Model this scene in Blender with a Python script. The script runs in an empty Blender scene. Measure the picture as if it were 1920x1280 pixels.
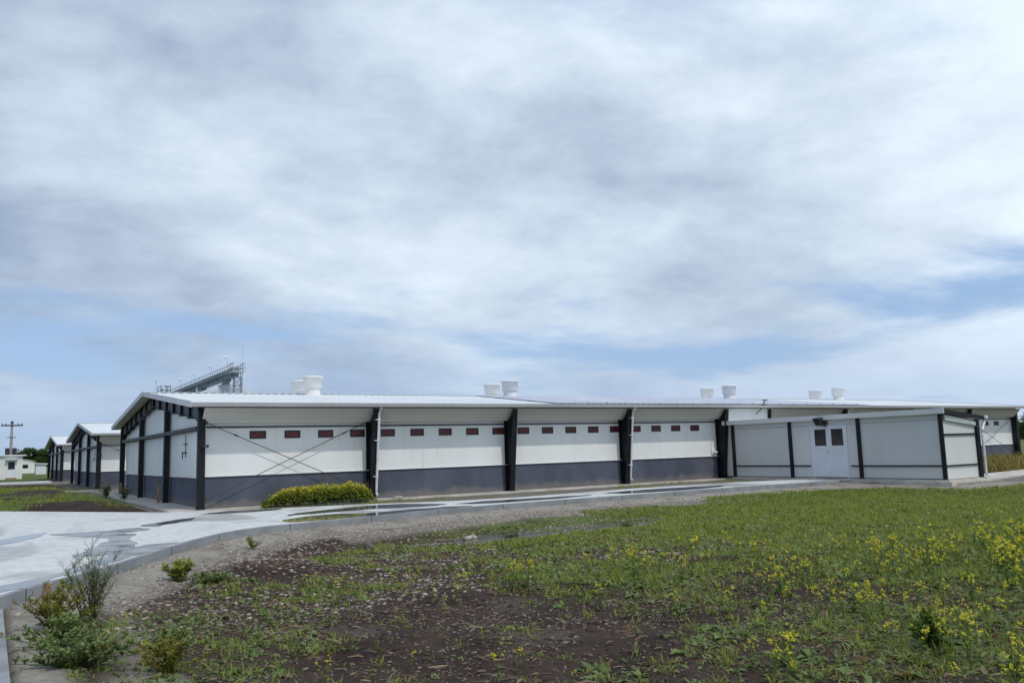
import bpy, math, random
import numpy as np
from mathutils import Vector, Matrix
random.seed(7); rng = np.random.default_rng(7)
scene = bpy.context.scene
COL = scene.collection

# ------------------------------------------------------------------ camera
YAW, PITCH, ROLL = 0.5615, 0.1297, -0.0301
CAM = Vector((-5.947, -28.834, 1.616))
_f = Vector((math.sin(YAW)*math.cos(PITCH), math.cos(YAW)*math.cos(PITCH), math.sin(PITCH)))
_r = Vector((math.cos(YAW), -math.sin(YAW), 0)); _u = _r.cross(_f)
_R = math.cos(ROLL)*_r + math.sin(ROLL)*_u; _U = -math.sin(ROLL)*_r + math.cos(ROLL)*_u
cd = bpy.data.cameras.new('camera'); cam = bpy.data.objects.new('camera', cd); COL.objects.link(cam)
cd.sensor_width = 36; cd.lens = 1560.0/1920*36; cd.clip_start = .1; cd.clip_end = 12000
cam.matrix_world = Matrix(((_R.x, _U.x, -_f.x, CAM.x), (_R.y, _U.y, -_f.y, CAM.y), (_R.z, _U.z, -_f.z, CAM.z), (0, 0, 0, 1)))
scene.camera = cam
scene.render.resolution_x = 1024; scene.render.resolution_y = 682

# ------------------------------------------------------------------ light
SUN = Vector((0.22, -1.0, 1.45)).normalized()
SUN_EL = math.asin(SUN.z); SUN_AZ = math.atan2(SUN.x, SUN.y)
sl = bpy.data.lights.new('sun', 'SUN'); sl.energy = 1.55; sl.angle = math.radians(1.2); sl.color = (1, .95, .87)
so = bpy.data.objects.new('sun', sl); COL.objects.link(so); so.rotation_euler = (-SUN).to_track_quat('-Z', 'Y').to_euler()
so.location = (0, -60, 80)
scene.view_settings.view_transform = 'Standard'; scene.view_settings.look = 'None'
scene.view_settings.exposure = 0.16; scene.view_settings.gamma = 1.0
try: scene.view_settings.use_curve_mapping = False
except Exception: pass

class N:
    """small node-tree helper"""
    def __init__(s, tree): s.t = tree; s.n = tree.nodes; s.l = tree.links
    def new(s, typ, **kw):
        n = s.n.new(typ)
        for k, v in kw.items(): setattr(n, k, v)
        return n
    def put(s, sock, v):
        if isinstance(v, bpy.types.NodeSocket): s.l.new(v, sock)
        else: sock.default_value = v
    def math(s, op, a, b=0.0, c=None, clamp=False):
        n = s.new('ShaderNodeMath', operation=op, use_clamp=clamp)
        s.put(n.inputs[0], a); s.put(n.inputs[1], b)
        if c is not None: s.put(n.inputs[2], c)
        return n.outputs[0]
    def vmath(s, op, a, b=(0, 0, 0)):
        n = s.new('ShaderNodeVectorMath', operation=op); s.put(n.inputs[0], a); s.put(n.inputs[1], b)
        return n.outputs['Value'] if op in ('DOT_PRODUCT', 'LENGTH') else n.outputs[0]
    def noise(s, vec, scale, detail=4, rough=.5, dist=0.0):
        n = s.new('ShaderNodeTexNoise'); n.noise_dimensions = '3D'
        if vec is not None: s.l.new(vec, n.inputs['Vector'])
        n.inputs['Scale'].default_value = scale; n.inputs['Detail'].default_value = detail
        n.inputs['Roughness'].default_value = rough; n.inputs['Distortion'].default_value = dist
        return n.outputs['Fac']
    def ramp(s, x, lo, hi, a=0.0, b=1.0, smooth=True):
        n = s.new('ShaderNodeMapRange'); n.interpolation_type = 'SMOOTHSTEP' if smooth else 'LINEAR'
        s.put(n.inputs[0], x); s.put(n.inputs[1], lo); s.put(n.inputs[2], hi); s.put(n.inputs[3], a); s.put(n.inputs[4], b)
        return n.outputs[0]
    def mix(s, fac, a, b, mode='MIX'):
        n = s.new('ShaderNodeMix', data_type='RGBA', blend_type=mode)
        s.put(n.inputs[0], fac)
        s.put(n.inputs[6], a if not isinstance(a, tuple) else (*a[:3], 1)); s.put(n.inputs[7], b if not isinstance(b, tuple) else (*b[:3], 1))
        return n.outputs[2]

w = bpy.data.worlds.new('World'); scene.world = w; w.use_nodes = True
w.node_tree.nodes.clear(); g = N(w.node_tree)
sky = g.new('ShaderNodeTexSky', sky_type='NISHITA'); sky.sun_disc = False
sky.sun_elevation = SUN_EL; sky.sun_rotation = SUN_AZ; sky.air_density = 1.0; sky.dust_density = 1.2; sky.ozone_density = 1.2
SKYLOC = (41.7, -11.3, 0); SKYLOC2 = (-13.2, 3.9, 6)
tc = g.new('ShaderNodeTexCoord'); D = tc.outputs['Generated']
sp = g.new('ShaderNodeSeparateXYZ'); g.l.new(D, sp.inputs[0])
zc = g.math('MAXIMUM', sp.outputs[2], 0.0)
den = g.math('ADD', zc, 0.13)
px = g.math('DIVIDE', sp.outputs[0], den); py = g.math('DIVIDE', sp.outputs[1], den)
cb = g.new('ShaderNodeCombineXYZ'); g.put(cb.inputs[0], px); g.put(cb.inputs[1], py); cb.inputs[2].default_value = 0.35
mp = g.new('ShaderNodeMapping'); g.l.new(cb.outputs[0], mp.inputs[0])
mp.inputs['Rotation'].default_value = (0, 0, YAW); mp.inputs['Location'].default_value = SKYLOC
mp.inputs['Scale'].default_value = (.80, 1.0, 1)
P = mp.outputs[0]
n_cov = g.noise(P, 0.80, 8, .55, .25)          # holes in the cloud deck
n_big = g.noise(P, 0.55, 6, .52, .3)           # thick and thin parts
n_fine = g.noise(P, 1.9, 7, .58, .4)
mp2 = g.new('ShaderNodeMapping'); g.l.new(D, mp2.inputs[0]); mp2.inputs['Rotation'].default_value = (0, 0, YAW); mp2.inputs['Scale'].default_value = (3.0, 3.0, 6.2); mp2.inputs['Location'].default_value = SKYLOC2
n_puff = g.noise(mp2.outputs[0], 1.0, 7, .50, .25)      # billows of the deck's underside
n_puff2 = g.noise(mp2.outputs[0], 2.9, 8, .62, .2)
shade = g.math('ADD', g.math('MULTIPLY', n_big, .22), g.math('MULTIPLY', n_fine, .14))
shade = g.math('ADD', shade, g.math('ADD', g.math('MULTIPLY', n_puff, .44), g.math('MULTIPLY', n_puff2, .20)))
# the deck is thinner towards the right and higher up, thicker to the left
side = g.vmath('DOT_PRODUCT', D, (0.846, -0.532, 0.25))
shade = g.math('ADD', shade, g.math('MULTIPLY', side, .21))
lit = g.ramp(shade, .365, .63, 0, 1, False)
c_cloud = g.mix(lit, (.285, .37, .515), (.76, .865, .96))
# a belt low over the horizon where the deck opens and blue shows
belt = g.math('MULTIPLY', g.ramp(zc, .055, .11), g.ramp(zc, .13, .27, 1.0, 0.0))
open_ = g.math('SUBTRACT', g.math('MULTIPLY', belt, g.math('ADD', .168, g.math('MULTIPLY', side, .085))), .070)
cov = g.ramp(g.math('SUBTRACT', n_cov, open_), .35, .53)
c_sky = g.mix(1.0, sky.outputs[0], (.100, .100, .107), 'MULTIPLY')
c_sky = g.mix(.65, c_sky, (.315, .485, .76))
low = g.ramp(zc, 0.02, .17, 1.0, 0.0)
c_cloud = g.mix(g.math('MULTIPLY', low, .70), c_cloud, (.40, .52, .71))
col = g.mix(cov, c_sky, c_cloud)
below = g.ramp(sp.outputs[2], -.02, 0.0)
col = g.mix(below, (.25, .26, .25), col)
bg = g.new('ShaderNodeBackground'); g.l.new(col, bg.inputs[0]); bg.inputs[1].default_value = 1.0
out = g.new('ShaderNodeOutputWorld'); g.l.new(bg.outputs[0], out.inputs[0])

# ------------------------------------------------------------------ materials
MATS = {}
def mat(name, col, rough=.6, var=.08, scale=3.0, bump=0.0, bscale=40.0, metal=0.0, spec=.5, streak=None, stretch=(1, 1, 1)):
    m = bpy.data.materials.new(name); m.use_nodes = True; q = N(m.node_tree)
    b = m.node_tree.nodes['Principled BSDF']
    t = q.new('ShaderNodeTexCoord'); mpn = q.new('ShaderNodeMapping'); q.l.new(t.outputs['Object'], mpn.inputs[0]); mpn.inputs['Scale'].default_value = stretch
    v = mpn.outputs[0]
    n1 = q.noise(v, scale, 6, .6)
    c = tuple(col)
    dark = tuple(x*(1-var*1.6) for x in c); lite = tuple(min(1, x*(1+var)) for x in c)
    cc = q.mix(q.ramp(n1, .3, .7), dark, lite)
    if streak:
        n2 = q.noise(v, scale*.37, 5, .65)
        cc = q.mix(q.math('MULTIPLY', q.ramp(n2, .52, .72), streak[1]), cc, streak[0])
    q.l.new(cc, b.inputs['Base Color']); b.inputs['Roughness'].default_value = rough
    b.inputs['Metallic'].default_value = metal; b.inputs['Specular IOR Level'].default_value = spec
    if bump:
        bn = q.new('ShaderNodeBump'); bn.inputs['Strength'].default_value = bump; bn.inputs['Distance'].default_value = .02
        q.l.new(q.noise(v, bscale, 5, .6), bn.inputs['Height']); q.l.new(bn.outputs[0], b.inputs['Normal'])
    MATS[name] = m; return m
mat('white_panel', (.80, .812, .805), .42, .035, .8, .04, 6, streak=((.62, .60, .54), .22), stretch=(1, 1, .25))
mat('white_roof', (.74, .77, .79), .42, .05, .5, streak=((.58, .61, .64), .35))
mat('blue_roof', (.43, .46, .56), .5, .10, 1.5, streak=((.74, .77, .82), .8))
mat('soffit', (.66, .65, .60), .5, .05, .7, stretch=(.3, 1, 1))
mat('fascia', (.72, .72, .71), .45, .05, .9, stretch=(.4, 1, 1), streak=((.55, .55, .53), .3))
mat('gutter_shaded', (.40, .405, .41), .45, .06, .9, stretch=(.4, 1, 1), streak=((.30, .30, .29), .3))  # barn gutter: shade on its front face is put into this darker colour
mat('verge_grey', (.58, .58, .60), .45, .05, .9)
mat('plinth', (.076, .088, .125), .75, .16, 1.0, .25, 45, streak=((.125, .125, .14), .55), stretch=(1, 1, .5))
mat('steel', (.0085, .0095, .013), .5, .25, 2.0, spec=.3, streak=((.02, .02, .023), .4))
mat('steel_web', (.075, .09, .105), .5, .2, 2.0, spec=.3)
mat('steel_rail', (.035, .038, .045), .5, .2, 2.0, spec=.3)
mat('annex_panel', (.63, .64, .635), .45, .035, .8, .04, 6, streak=((.45, .46, .45), .25), stretch=(1, 1, .25))
mat('rod', (.03, .03, .034), .5, .2, 4)
mat('pane_red', (.115, .016, .016), .32, .25, 4)
mat('frame_black', (.014, .012, .014), .5, .2, 4)
mat('galv', (.55, .58, .62), .38, .12, 3, metal=.55)
mat('downspout', (.66, .69, .73), .4, .1, 3)
mat('vent', (.78, .78, .77), .5, .05, 2.5, streak=((.6, .58, .52), .3))
mat('door_white', (.70, .725, .79), .35, .03, 2)
mat('glass_dark', (.008, .009, .011), .06, .2, 1)
mat('glass_grey', (.018, .019, .021), .12, .3, 2)
mat('seam', (.33, .33, .32), .6, .1, 3)
mat('slab', (.50, .47, .42), .85, .16, 1.4, .25, 30, streak=((.30, .27, .23), .6))
mat('kerbmat', (.25, .265, .28), .8, .14, 1.6, .25, 25, streak=((.24, .23, .21), .7))
mat('joint', (.10, .095, .085), .9, .2, 6)
mat('wood', (.30, .20, .14), .8, .25, 8, .3, 40, stretch=(1, 1, .2))
mat('stone', (.36, .335, .30), .85, .35, 9, .2, 30)
mat('pole', (.34, .31, .29), .85, .15, 3, .2, 30)
mat('dark_box', (.035, .037, .04), .6, .2, 3)
mat('silo', (.55, .58, .62), .4, .15, .4, metal=.15)
mat('gantry', (.20, .235, .27), .5, .2, .6)
mat('lampw', (.85, .86, .87), .35, .03, 2)
mat('cabin', (.76, .77, .76), .5, .05, .7, streak=((.58, .57, .52), .3))
mat('bark', (.10, .075, .055), .9, .3, 6, .4, 20)
mat('brick_step', (.33, .22, .16), .85, .2, 6)

def leafmat(name, c0, c1, c2=None, trans=.35, rough=.55):
    """leaf colour differs from leaf to leaf (a value stored per leaf), with light passing through"""
    m = bpy.data.materials.new(name); m.use_nodes = True; q = N(m.node_tree); b = m.node_tree.nodes['Principled BSDF']
    at = q.new('ShaderNodeAttribute'); at.attribute_name = 'tint'
    s = q.new('ShaderNodeSeparateColor'); q.l.new(at.outputs['Color'], s.inputs[0])
    cc = q.mix(s.outputs[0], c0, c1)
    if c2: cc = q.mix(s.outputs[1], cc, c2)
    q.l.new(cc, b.inputs['Base Color']); b.inputs['Roughness'].default_value = rough
    b.inputs['Specular IOR Level'].default_value = .35
    tr = q.new('ShaderNodeBsdfTranslucent'); q.l.new(cc, tr.inputs[0])
    mx = q.new('ShaderNodeMixShader'); mx.inputs[0].default_value = trans
    q.l.new(b.outputs[0], mx.inputs[1]); q.l.new(tr.outputs[0], mx.inputs[2])
    q.l.new(mx.outputs[0], m.node_tree.nodes['Material Output'].inputs[0])
    MATS[name] = m; return m
leafmat('grass', (.165, .220, .024), (.335, .385, .062), (.30, .23, .11), .42)
leafmat('weed', (.090, .150, .038), (.245, .31, .110), (.22, .12, .06), .40)
leafmat('mustard_leaf', (.085, .150, .028), (.195, .260, .055), (.26, .26, .05), .40)
leafmat('petal', (.68, .60, .02), (.84, .78, .06), None, .35)
leafmat('feather', (.075, .12, .045), (.19, .235, .095), (.20, .14, .09), .42)
leafmat('yellowweed', (.13, .16, .025), (.27, .255, .04), (.34, .19, .06), .42)
leafmat('drygrass', (.19, .16, .035), (.32, .23, .06), (.16, .20, .04))
leafmat('treeleaf', (.045, .095, .024), (.115, .185, .050), None, .3)
leafmat('clod', (.020, .012, .010), (.050, .034, .028), (.075, .055, .045), 0.0, .9)
leafmat('pebble', (.16, .135, .115), (.44, .40, .355), (.30, .22, .17), 0.0, .85)
leafmat('soil_pebble', (.065, .048, .038), (.235, .20, .17), (.17, .115, .09), 0.0, .9)
leafmat('straw', (.10, .065, .04), (.26, .20, .13), (.13, .07, .045), .1, .8)

# ------------------------------------------------------------------ object helpers
def tag(o, label=None, cat=None, group=None, kind=None):
    if label: o['label'] = label
    if cat: o['category'] = cat
    if group: o['group'] = group
    if kind: o['kind'] = kind
    return o
def empty(name, loc=(0, 0, 0), label=None, cat=None, group=None):
    o = bpy.data.objects.new(name, None); COL.objects.link(o); o.location = loc; o.empty_display_size = .3
    return tag(o, label, cat, group)
def copy_tree(o, parent=None, skip=None):
    c = o.copy(); COL.objects.link(c)
    if parent: c.parent = parent
    for ch in list(o.children):
        if skip and skip(ch): continue
        copy_tree(ch, c, skip)
    return c
pm = MATS['plinth']; q = N(pm.node_tree); b = pm.node_tree.nodes['Principled BSDF']; old = b.inputs['Base Color'].links[0].from_socket
t = q.new('ShaderNodeTexCoord'); sz = q.new('ShaderNodeSeparateXYZ'); q.l.new(t.outputs['Object'], sz.inputs[0])
edge = q.math('MULTIPLY', q.noise(t.outputs['Object'], 2.2, 7, .7), .75)
q.l.new(q.mix(q.math('MULTIPLY', q.ramp(q.math('SUBTRACT', edge, sz.outputs[2]), .08, .30), .55), old, (.20, .175, .145)), b.inputs['Base Color'])
wp_ = MATS['white_panel']; q = N(wp_.node_tree); b = wp_.node_tree.nodes['Principled BSDF']; old = b.inputs['Base Color'].links[0].from_socket
t = q.new('ShaderNodeTexCoord'); mp_ = q.new('ShaderNodeMapping'); q.l.new(t.outputs['Object'], mp_.inputs[0]); mp_.inputs['Scale'].default_value = (3.2, 3.2, .12)
q.l.new(q.mix(q.math('MULTIPLY', q.ramp(q.noise(mp_.outputs[0], 2.0, 6, .65), .56, .74), .30), old, (.50, .485, .43)), b.inputs['Base Color'])
class MB:
    def __init__(s): s.v = []; s.f = []; s.mi = []; s.k = 0
    def quad(s, a, b, c, d): s.poly([a, b, c, d])
    def poly(s, pts):
        i = len(s.v); s.v += [tuple(p) for p in pts]; s.f.append(tuple(range(i, i+len(pts)))); s.mi.append(s.k)
    def hexa(s, p):      # 8 corners: bottom 0-3, top 4-7
        i = len(s.v); s.v += [tuple(q) for q in p]
        for f in ((0, 3, 2, 1), (4, 5, 6, 7), (0, 1, 5, 4), (1, 2, 6, 5), (2, 3, 7, 6), (3, 0, 4, 7)):
            s.f.append(tuple(i+j for j in f)); s.mi.append(s.k)
    def box(s, x0, x1, y0, y1, z0, z1):
        s.hexa([(x0, y0, z0), (x1, y0, z0), (x1, y1, z0), (x0, y1, z0), (x0, y0, z1), (x1, y0, z1), (x1, y1, z1), (x0, y1, z1)]); return s
    def bar(s, a, b, w, h, up=(0, 0, 1)):
        a = Vector(a); b = Vector(b); d = (b-a).normalized(); r = d.cross(Vector(up))
        if r.length < 1e-4: r = d.cross(Vector((1, 0, 0)))
        r.normalize(); u = r.cross(d); r = r*w/2; u = u*h/2
        s.hexa([a-r-u, a+r-u, b+r-u, b-r-u, a-r+u, a+r+u, b+r+u, b-r+u]); return s
    def tube(s, pts, rad, n=8, cap=True):
        pts = [Vector(p) for p in pts]; i0 = len(s.v); m = len(pts)
        rads = rad if isinstance(rad, (list, tuple)) else [rad]*m
        for k, p in enumerate(pts):
            d = (pts[min(k+1, m-1)]-pts[max(k-1, 0)]).normalized()
            r = d.cross(Vector((0, 0, 1)))
            if r.length < .05: r = d.cross(Vector((1, 0, 0)))
            r.normalize(); u = r.cross(d)
            for j in range(n):
                a = 2*math.pi*j/n; s.v.append(tuple(p+(r*math.cos(a)+u*math.sin(a))*rads[k]))
        for k in range(m-1):
            for j in range(n):
                s.f.append((i0+k*n+j, i0+k*n+(j+1) % n, i0+(k+1)*n+(j+1) % n, i0+(k+1)*n+j)); s.mi.append(s.k)
        if cap:
            s.f.append(tuple(i0+j for j in range(n))[::-1]); s.mi.append(s.k)
            s.f.append(tuple(i0+(m-1)*n+j for j in range(n))); s.mi.append(s.k)
        return s
    def lathe(s, prof, c=(0, 0, 0), n=28):
        i0 = len(s.v); m = len(prof)
        for (r, z) in prof:
            for j in range(n):
                a = 2*math.pi*j/n; s.v.append((c[0]+r*math.cos(a), c[1]+r*math.sin(a), c[2]+z))
        for k in range(m-1):
            for j in range(n):
                s.f.append((i0+k*n+j, i0+k*n+(j+1) % n, i0+(k+1)*n+(j+1) % n, i0+(k+1)*n+j)); s.mi.append(s.k)
        return s
    def build(s, name, mats, parent=None, smooth=False, bevel=0.0, loc=None):
        me = bpy.data.meshes.new(name); me.from_pydata(s.v, [], s.f); me.update()
        if isinstance(mats, str): mats = [mats]
        for q in mats: me.materials.append(MATS[q])
        if len(mats) > 1:
            me.polygons.foreach_set('material_index', s.mi)
        if smooth: me.polygons.foreach_set('use_smooth', [True]*len(me.polygons))
        o = bpy.data.objects.new(name, me); COL.objects.link(o)
        if loc: o.location = loc
        if parent: o.parent = parent
        if smooth == 'auto':
            pass
        if bevel:
            b = o.modifiers.new('bevel', 'BEVEL'); b.width = bevel; b.segments = 2; b.limit_method = 'ANGLE'
        return o

def np_mesh(name, V, F, mats, parent=None, tint=None, smooth=False, kind=None):
    """V (n,3), F (m,k) faces of k corners each; tint (n,3) stored per vertex"""
    me = bpy.data.meshes.new(name); n = len(V); m, k = F.shape
    me.vertices.add(n); me.vertices.foreach_set('co', np.ascontiguousarray(V, np.float32).ravel())
    me.loops.add(m*k); me.loops.foreach_set('vertex_index', np.ascontiguousarray(F, np.int32).ravel())
    me.polygons.add(m); me.polygons.foreach_set('loop_start', np.arange(0, m*k, k, dtype=np.int32)); me.polygons.foreach_set('loop_total', np.full(m, k, np.int32))
    if smooth: me.polygons.foreach_set('use_smooth', np.ones(m, bool))
    me.update(calc_edges=True)
    if tint is not None:
        a = me.color_attributes.new('tint', 'FLOAT_COLOR', 'POINT')
        c = np.ones((n, 4), np.float32); c[:, :3] = tint; a.data.foreach_set('color', c.ravel())
    for q in ([mats] if isinstance(mats, str) else mats): me.materials.append(MATS[q])
    o = bpy.data.objects.new(name, me); COL.objects.link(o)
    if parent: o.parent = parent
    if kind: o['kind'] = kind
    return o

# ------------------------------------------------------------------ terrain
def vnoise(x, y, s, seed=0):
    """value noise on numpy arrays, about 0..1"""
    x = np.asarray(x, float)/s+seed*17.31; y = np.asarray(y, float)/s-seed*9.77
    xi = np.floor(x).astype(np.int64); yi = np.floor(y).astype(np.int64); fx = x-xi; fy = y-yi
    fx = fx*fx*(3-2*fx); fy = fy*fy*(3-2*fy)
    def h(a, b):
        n = (a*374761393+b*668265263+seed*974711) & 0x7fffffff
        n = (n ^ (n >> 13))*1274126177 & 0x7fffffff
        return ((n ^ (n >> 16)) & 0xffff)/65535.0
    return (h(xi, yi)*(1-fx)+h(xi+1, yi)*fx)*(1-fy)+(h(xi, yi+1)*(1-fx)+h(xi+1, yi+1)*fx)*fy
def fbm(x, y, s, seed=0, o=3):
    r = 0; a = 1; t = 0
    for k in range(o): r = r+a*vnoise(x, y, s/2**k, seed+k); t += a; a *= .5
    return r/t
def sstep(x, a, b): t = np.clip((x-a)/(b-a), 0, 1); return t*t*(3-2*t)

KERB = [(-5.74, -16.45), (-5.28, -15.64), (-4.72, -14.87), (-4.2, -14.06), (-3.06, -12.03), (-2.2, -10.6), (-1.2, -9.35), (-.2, -8.7), (.8, -8.42),
        (1.7, -8.25), (2.7, -7.95), (4.7, -7.35), (6.6, -7.0), (9.0, -6.85), (11, -6.77), (13.2, -6.72), (15, -6.68), (18.5, -6.66), (20.6, -6.68), (22.6, -6.8)]
FAR = [(23.6, -6.7), (23.6, -4.4), (21, -3.75), (18, -3.45), (15.4, -3.4), (11.7, -3.9), (10, -4.1), (7.3, -3.9), (4.9, -2.7), (3.9, -2.4), (1.7, -1.75), (0, -.95), (-1.3, -.1), (-3.25, 3), (-5.5, 6.5), (-12, 16.5), (-60, 16.5), (-60, -16.45)]
def poly_dist(x, y, pl):
    """distance to a polyline, positive on its right-hand side, plus distance along it"""
    best = np.full(x.shape, 1e9); sg = np.ones(x.shape); al = np.zeros(x.shape); acc = 0
    for (ax, ay), (bx, by) in zip(pl[:-1], pl[1:]):
        dx, dy = bx-ax, by-ay; L = math.hypot(dx, dy)
        t = np.clip(((x-ax)*dx+(y-ay)*dy)/(L*L), 0, 1); qx = x-ax-t*dx; qy = y-ay-t*dy; d = np.hypot(qx, qy)
        cr = (x-ax)*dy-(y-ay)*dx
        m = d < best-1e-6; best = np.where(m, d, best); sg = np.where(m, np.sign(cr), sg); al = np.where(m, acc+t*L, al); acc += L
    return best*sg, al
def in_poly(x, y, P):
    r = np.zeros(x.shape, bool); n = len(P)
    for i in range(n):
        x1, y1 = P[i]; x2, y2 = P[(i+1) % n]
        c = ((y1 > y) != (y2 > y)) & (x < (x2-x1)*(y-y1)/((y2-y1) or 1e-9)+x1); r ^= c
    return r
YARD = KERB+FAR
KEXT = [(-5.74, -60)]+KERB+[(23.4, -6.9), (24.0, -11.4), (27.6, -11.5), (80, -8)]    # line that parts the built-up side from the field
def st(x, y):   # field frame: s to the right, t away from the camera
    dx = x-CAM.x; dy = y-CAM.y
    return dx*.846-dy*.532, dx*.532+dy*.846
def height(x, y):
    x = np.asarray(x, float); y = np.asarray(y, float)
    d, _ = poly_dist(x, y, KEXT)
    s, t = st(x, y)
    nz = (fbm(x, y, 2.6, 3)-.5)*.16+(fbm(x, y, .55, 5)-.5)*.09
    nf = sstep(d, 1.6, 3.5)
    prof = -.14-.13*sstep(d, .1, 1.3)-.10*sstep(d, 1.6, 2.9)+.10*sstep(d, 4.5, 7.5)
    # long hollow with standing water
    ex = (x-6.4)/4.6; ey = (y+11.2-.10*(x-6.4))/1.25
    hol = np.exp(-(ex**2+ey**2)**2*.9)
    field = prof+nz*nf*(1-.8*hol)-.105*hol+hol*((vnoise(x*.45, y*1.4, .5, 13)-.5)*.085+(vnoise(x, y, .22, 15)-.5)*.03)
    field = field+.16*np.exp(-(((x+1.6)/1.3)**2+((y+14.2)/.9)**2))      # low heap of soil beside the kerb
    built = -.07+(fbm(x, y, 1.5, 9)-.5)*.04
    mound = sstep(-x, .9, 3.0)*sstep(y-.3+1.55*(x+1.2)*1.0, 0.2, 3.0)*(y > -1)
    mound = mound*sstep(60-y, 0, 20)
    built = built+mound*(.10+.20*fbm(x, y, 3.0, 11))
    z = np.where(d > 0, field, built)
    far = sstep(np.hypot(x-10, y-10), 90, 200)
    z = z*(1-far)+(-.1)*far
    inside = in_poly(x, y, YARD) | ((x < -5.62) & (x > -9) & (y < -16) & (y > -28))
    z = np.where(inside, -.2, z)
    return z
def graded(lo, hi, step, far, g=1.22):
    a = list(np.arange(lo, hi+1e-6, step)); st_ = step; v = hi
    while v < far: st_ *= g; v += st_; a.append(v)
    st_ = step; v = lo; b = []
    while v > -far: st_ *= g; v -= st_; b.append(v)
    return np.array(b[::-1]+a)
xs = graded(-9, 30, .13, 6000); ys = graded(-28, 8, .13, 6000)
GX, GY = np.meshgrid(xs, ys); GZ = height(GX, GY)
nx, ny = len(xs), len(ys)
idx = np.arange(nx*ny).reshape(ny, nx)
F = np.stack([idx[:-1, :-1], idx[:-1, 1:], idx[1:, 1:], idx[1:, :-1]], -1).reshape(-1, 4)
def cover(x, y):
    """how green the field is, 0..1"""
    s, t = st(x, y)
    big = fbm(x, y, 3.2, 21); mid = fbm(x, y, 1.1, 25)
    lin = .435+.058*s+.016*(t-10)
    lin = lin+.35*sstep(t, 19, 24)*sstep(s, 0, 3)
    lin = lin-.30*np.exp(-(((s+1.0)/1.4)**2+((t-11.2)/2.0)**2))
    lin = lin-.38*np.exp(-(((s-.35+(t-9.8)/2.1)/.42)**2+((t-9.8)/2.4)**2))
    lin = lin-.30*np.exp(-(((s+1.2)/1.9)**2+((t-16.2)/1.6)**2))
    lin = lin-.22*np.exp(-(((s-2.2)/1.0)**2+((t-8.2)/.6)**2))
    lin = lin+.14*np.exp(-(((s-.3)/1.6)**2+((t-7.4)/.9)**2))
    lin = lin+.45*np.exp(-(((s+3.0)/.8)**2+((t-8.0)/1.2)**2))
    return np.clip(lin+(big-.5)*.75+(mid-.5)*.75, 0, 1)
def masks(x, y):
    d, _ = poly_dist(x, y, KEXT); s, t = st(x, y)
    wob = (fbm(x, y, 1.3, 31)-.5)*1.2
    grav = sstep(d+wob*.7, .75, 1.2)*(1-sstep(d+wob*.8, np.where(x < 1, 1.2, 1.8), np.where(x < 1, 1.9, 2.6)))*(1-sstep(x+wob, 15, 19))
    grav = np.maximum(grav*(1-.75*(t < 13)*(d > 1.4)), .22*sstep(fbm(x, y, 1.4, 35), .6, .78)*(s < 1.5)*(d > 1.2)*(t < 14))
    conc = (1-sstep(d+wob*.35, .8, 1.25))*(d > 0)*sstep(30-x, 0, 4)
    conc = conc*(1-.0*d); conc = np.where((y < -17.0) & (d > 0), 1-sstep(d+wob*.3, .35, .75), conc)
    green = cover(x, y)*(d > 2.0)
    green = np.where((d > 0) & (x > 15), np.maximum(green, sstep(d+wob, .9, 1.8)*.8), green)
    built = d <= 0
    bg = sstep(fbm(x, y, 2.2, 41)+.12*(y > 10), .5, .72)*built*(x < -.9)
    green = np.maximum(green, sstep(np.hypot(x-10, y-10), 45, 70))
    green = np.where(built, np.maximum(bg, 1.0*(np.hypot(x-10, y-10) > 62)), green)
    dust = built*(x > -1.0)*(y < 2)*1.0
    conc = np.where(built & (x > -1.2) & (np.abs(y) < 70), .55, conc)
    return grav, np.clip(green, 0, 1), conc
mg, mgr, mc = masks(GX, GY)
ground = np_mesh('ground', np.stack([GX, GY, GZ], -1).reshape(-1, 3), F, [], tint=np.stack([mg, mgr, mc], -1).reshape(-1, 3), smooth=True)
tag(ground, kind='structure')
gm = bpy.data.materials.new('ground_soil'); gm.use_nodes = True; q = N(gm.node_tree); b = gm.node_tree.nodes['Principled BSDF']
at = q.new('ShaderNodeAttribute'); at.attribute_name = 'tint'; sc_ = q.new('ShaderNodeSeparateColor'); q.l.new(at.outputs['Color'], sc_.inputs[0])
tcn = q.new('ShaderNodeTexCoord'); ov = tcn.outputs['Object']
na = q.noise(ov, 1.3, 7, .62); nb = q.noise(ov, 14, 6, .65); nc = q.noise(ov, 55, 3, .6)
soil = q.mix(q.ramp(na, .35, .65), (.023, .0120, .0090), (.050, .031, .0225))
soil = q.mix(q.ramp(nb, .45, .75), soil, (.068, .046, .034))
grv = q.mix(q.ramp(nc, .35, .68), (.13, .11, .095), (.36, .325, .29))
conc = q.mix(q.ramp(nb, .3, .7), (.25, .225, .195), (.36, .335, .295)); conc = q.mix(q.ramp(na, .45, .7), conc, (.20, .175, .15))
gr = q.mix(q.ramp(nb, .35, .7), (.065, .095, .018), (.14, .185, .036))
cc = q.mix(sc_.outputs[0], soil, grv)
cc = q.mix(sc_.outputs[2], cc, conc)
gfac = q.ramp(q.math('ADD', q.math('MULTIPLY', sc_.outputs[1], .8), q.math('MULTIPLY', q.math('SUBTRACT', nb, .5), .9)), .40, .72)
cc = q.mix(q.math('MULTIPLY', gfac, .85), cc, gr)
q.l.new(cc, b.inputs['Base Color']); b.inputs['Roughness'].default_value = .9; b.inputs['Specular IOR Level'].default_value = .25
bn = q.new('ShaderNodeBump'); bn.inputs['Strength'].default_value = .8; bn.inputs['Distance'].default_value = .05
q.l.new(q.math('ADD', nb, q.math('MULTIPLY', nc, .5)), bn.inputs['Height']); q.l.new(bn.outputs[0], b.inputs['Normal'])
ground.data.materials.append(gm)

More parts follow.
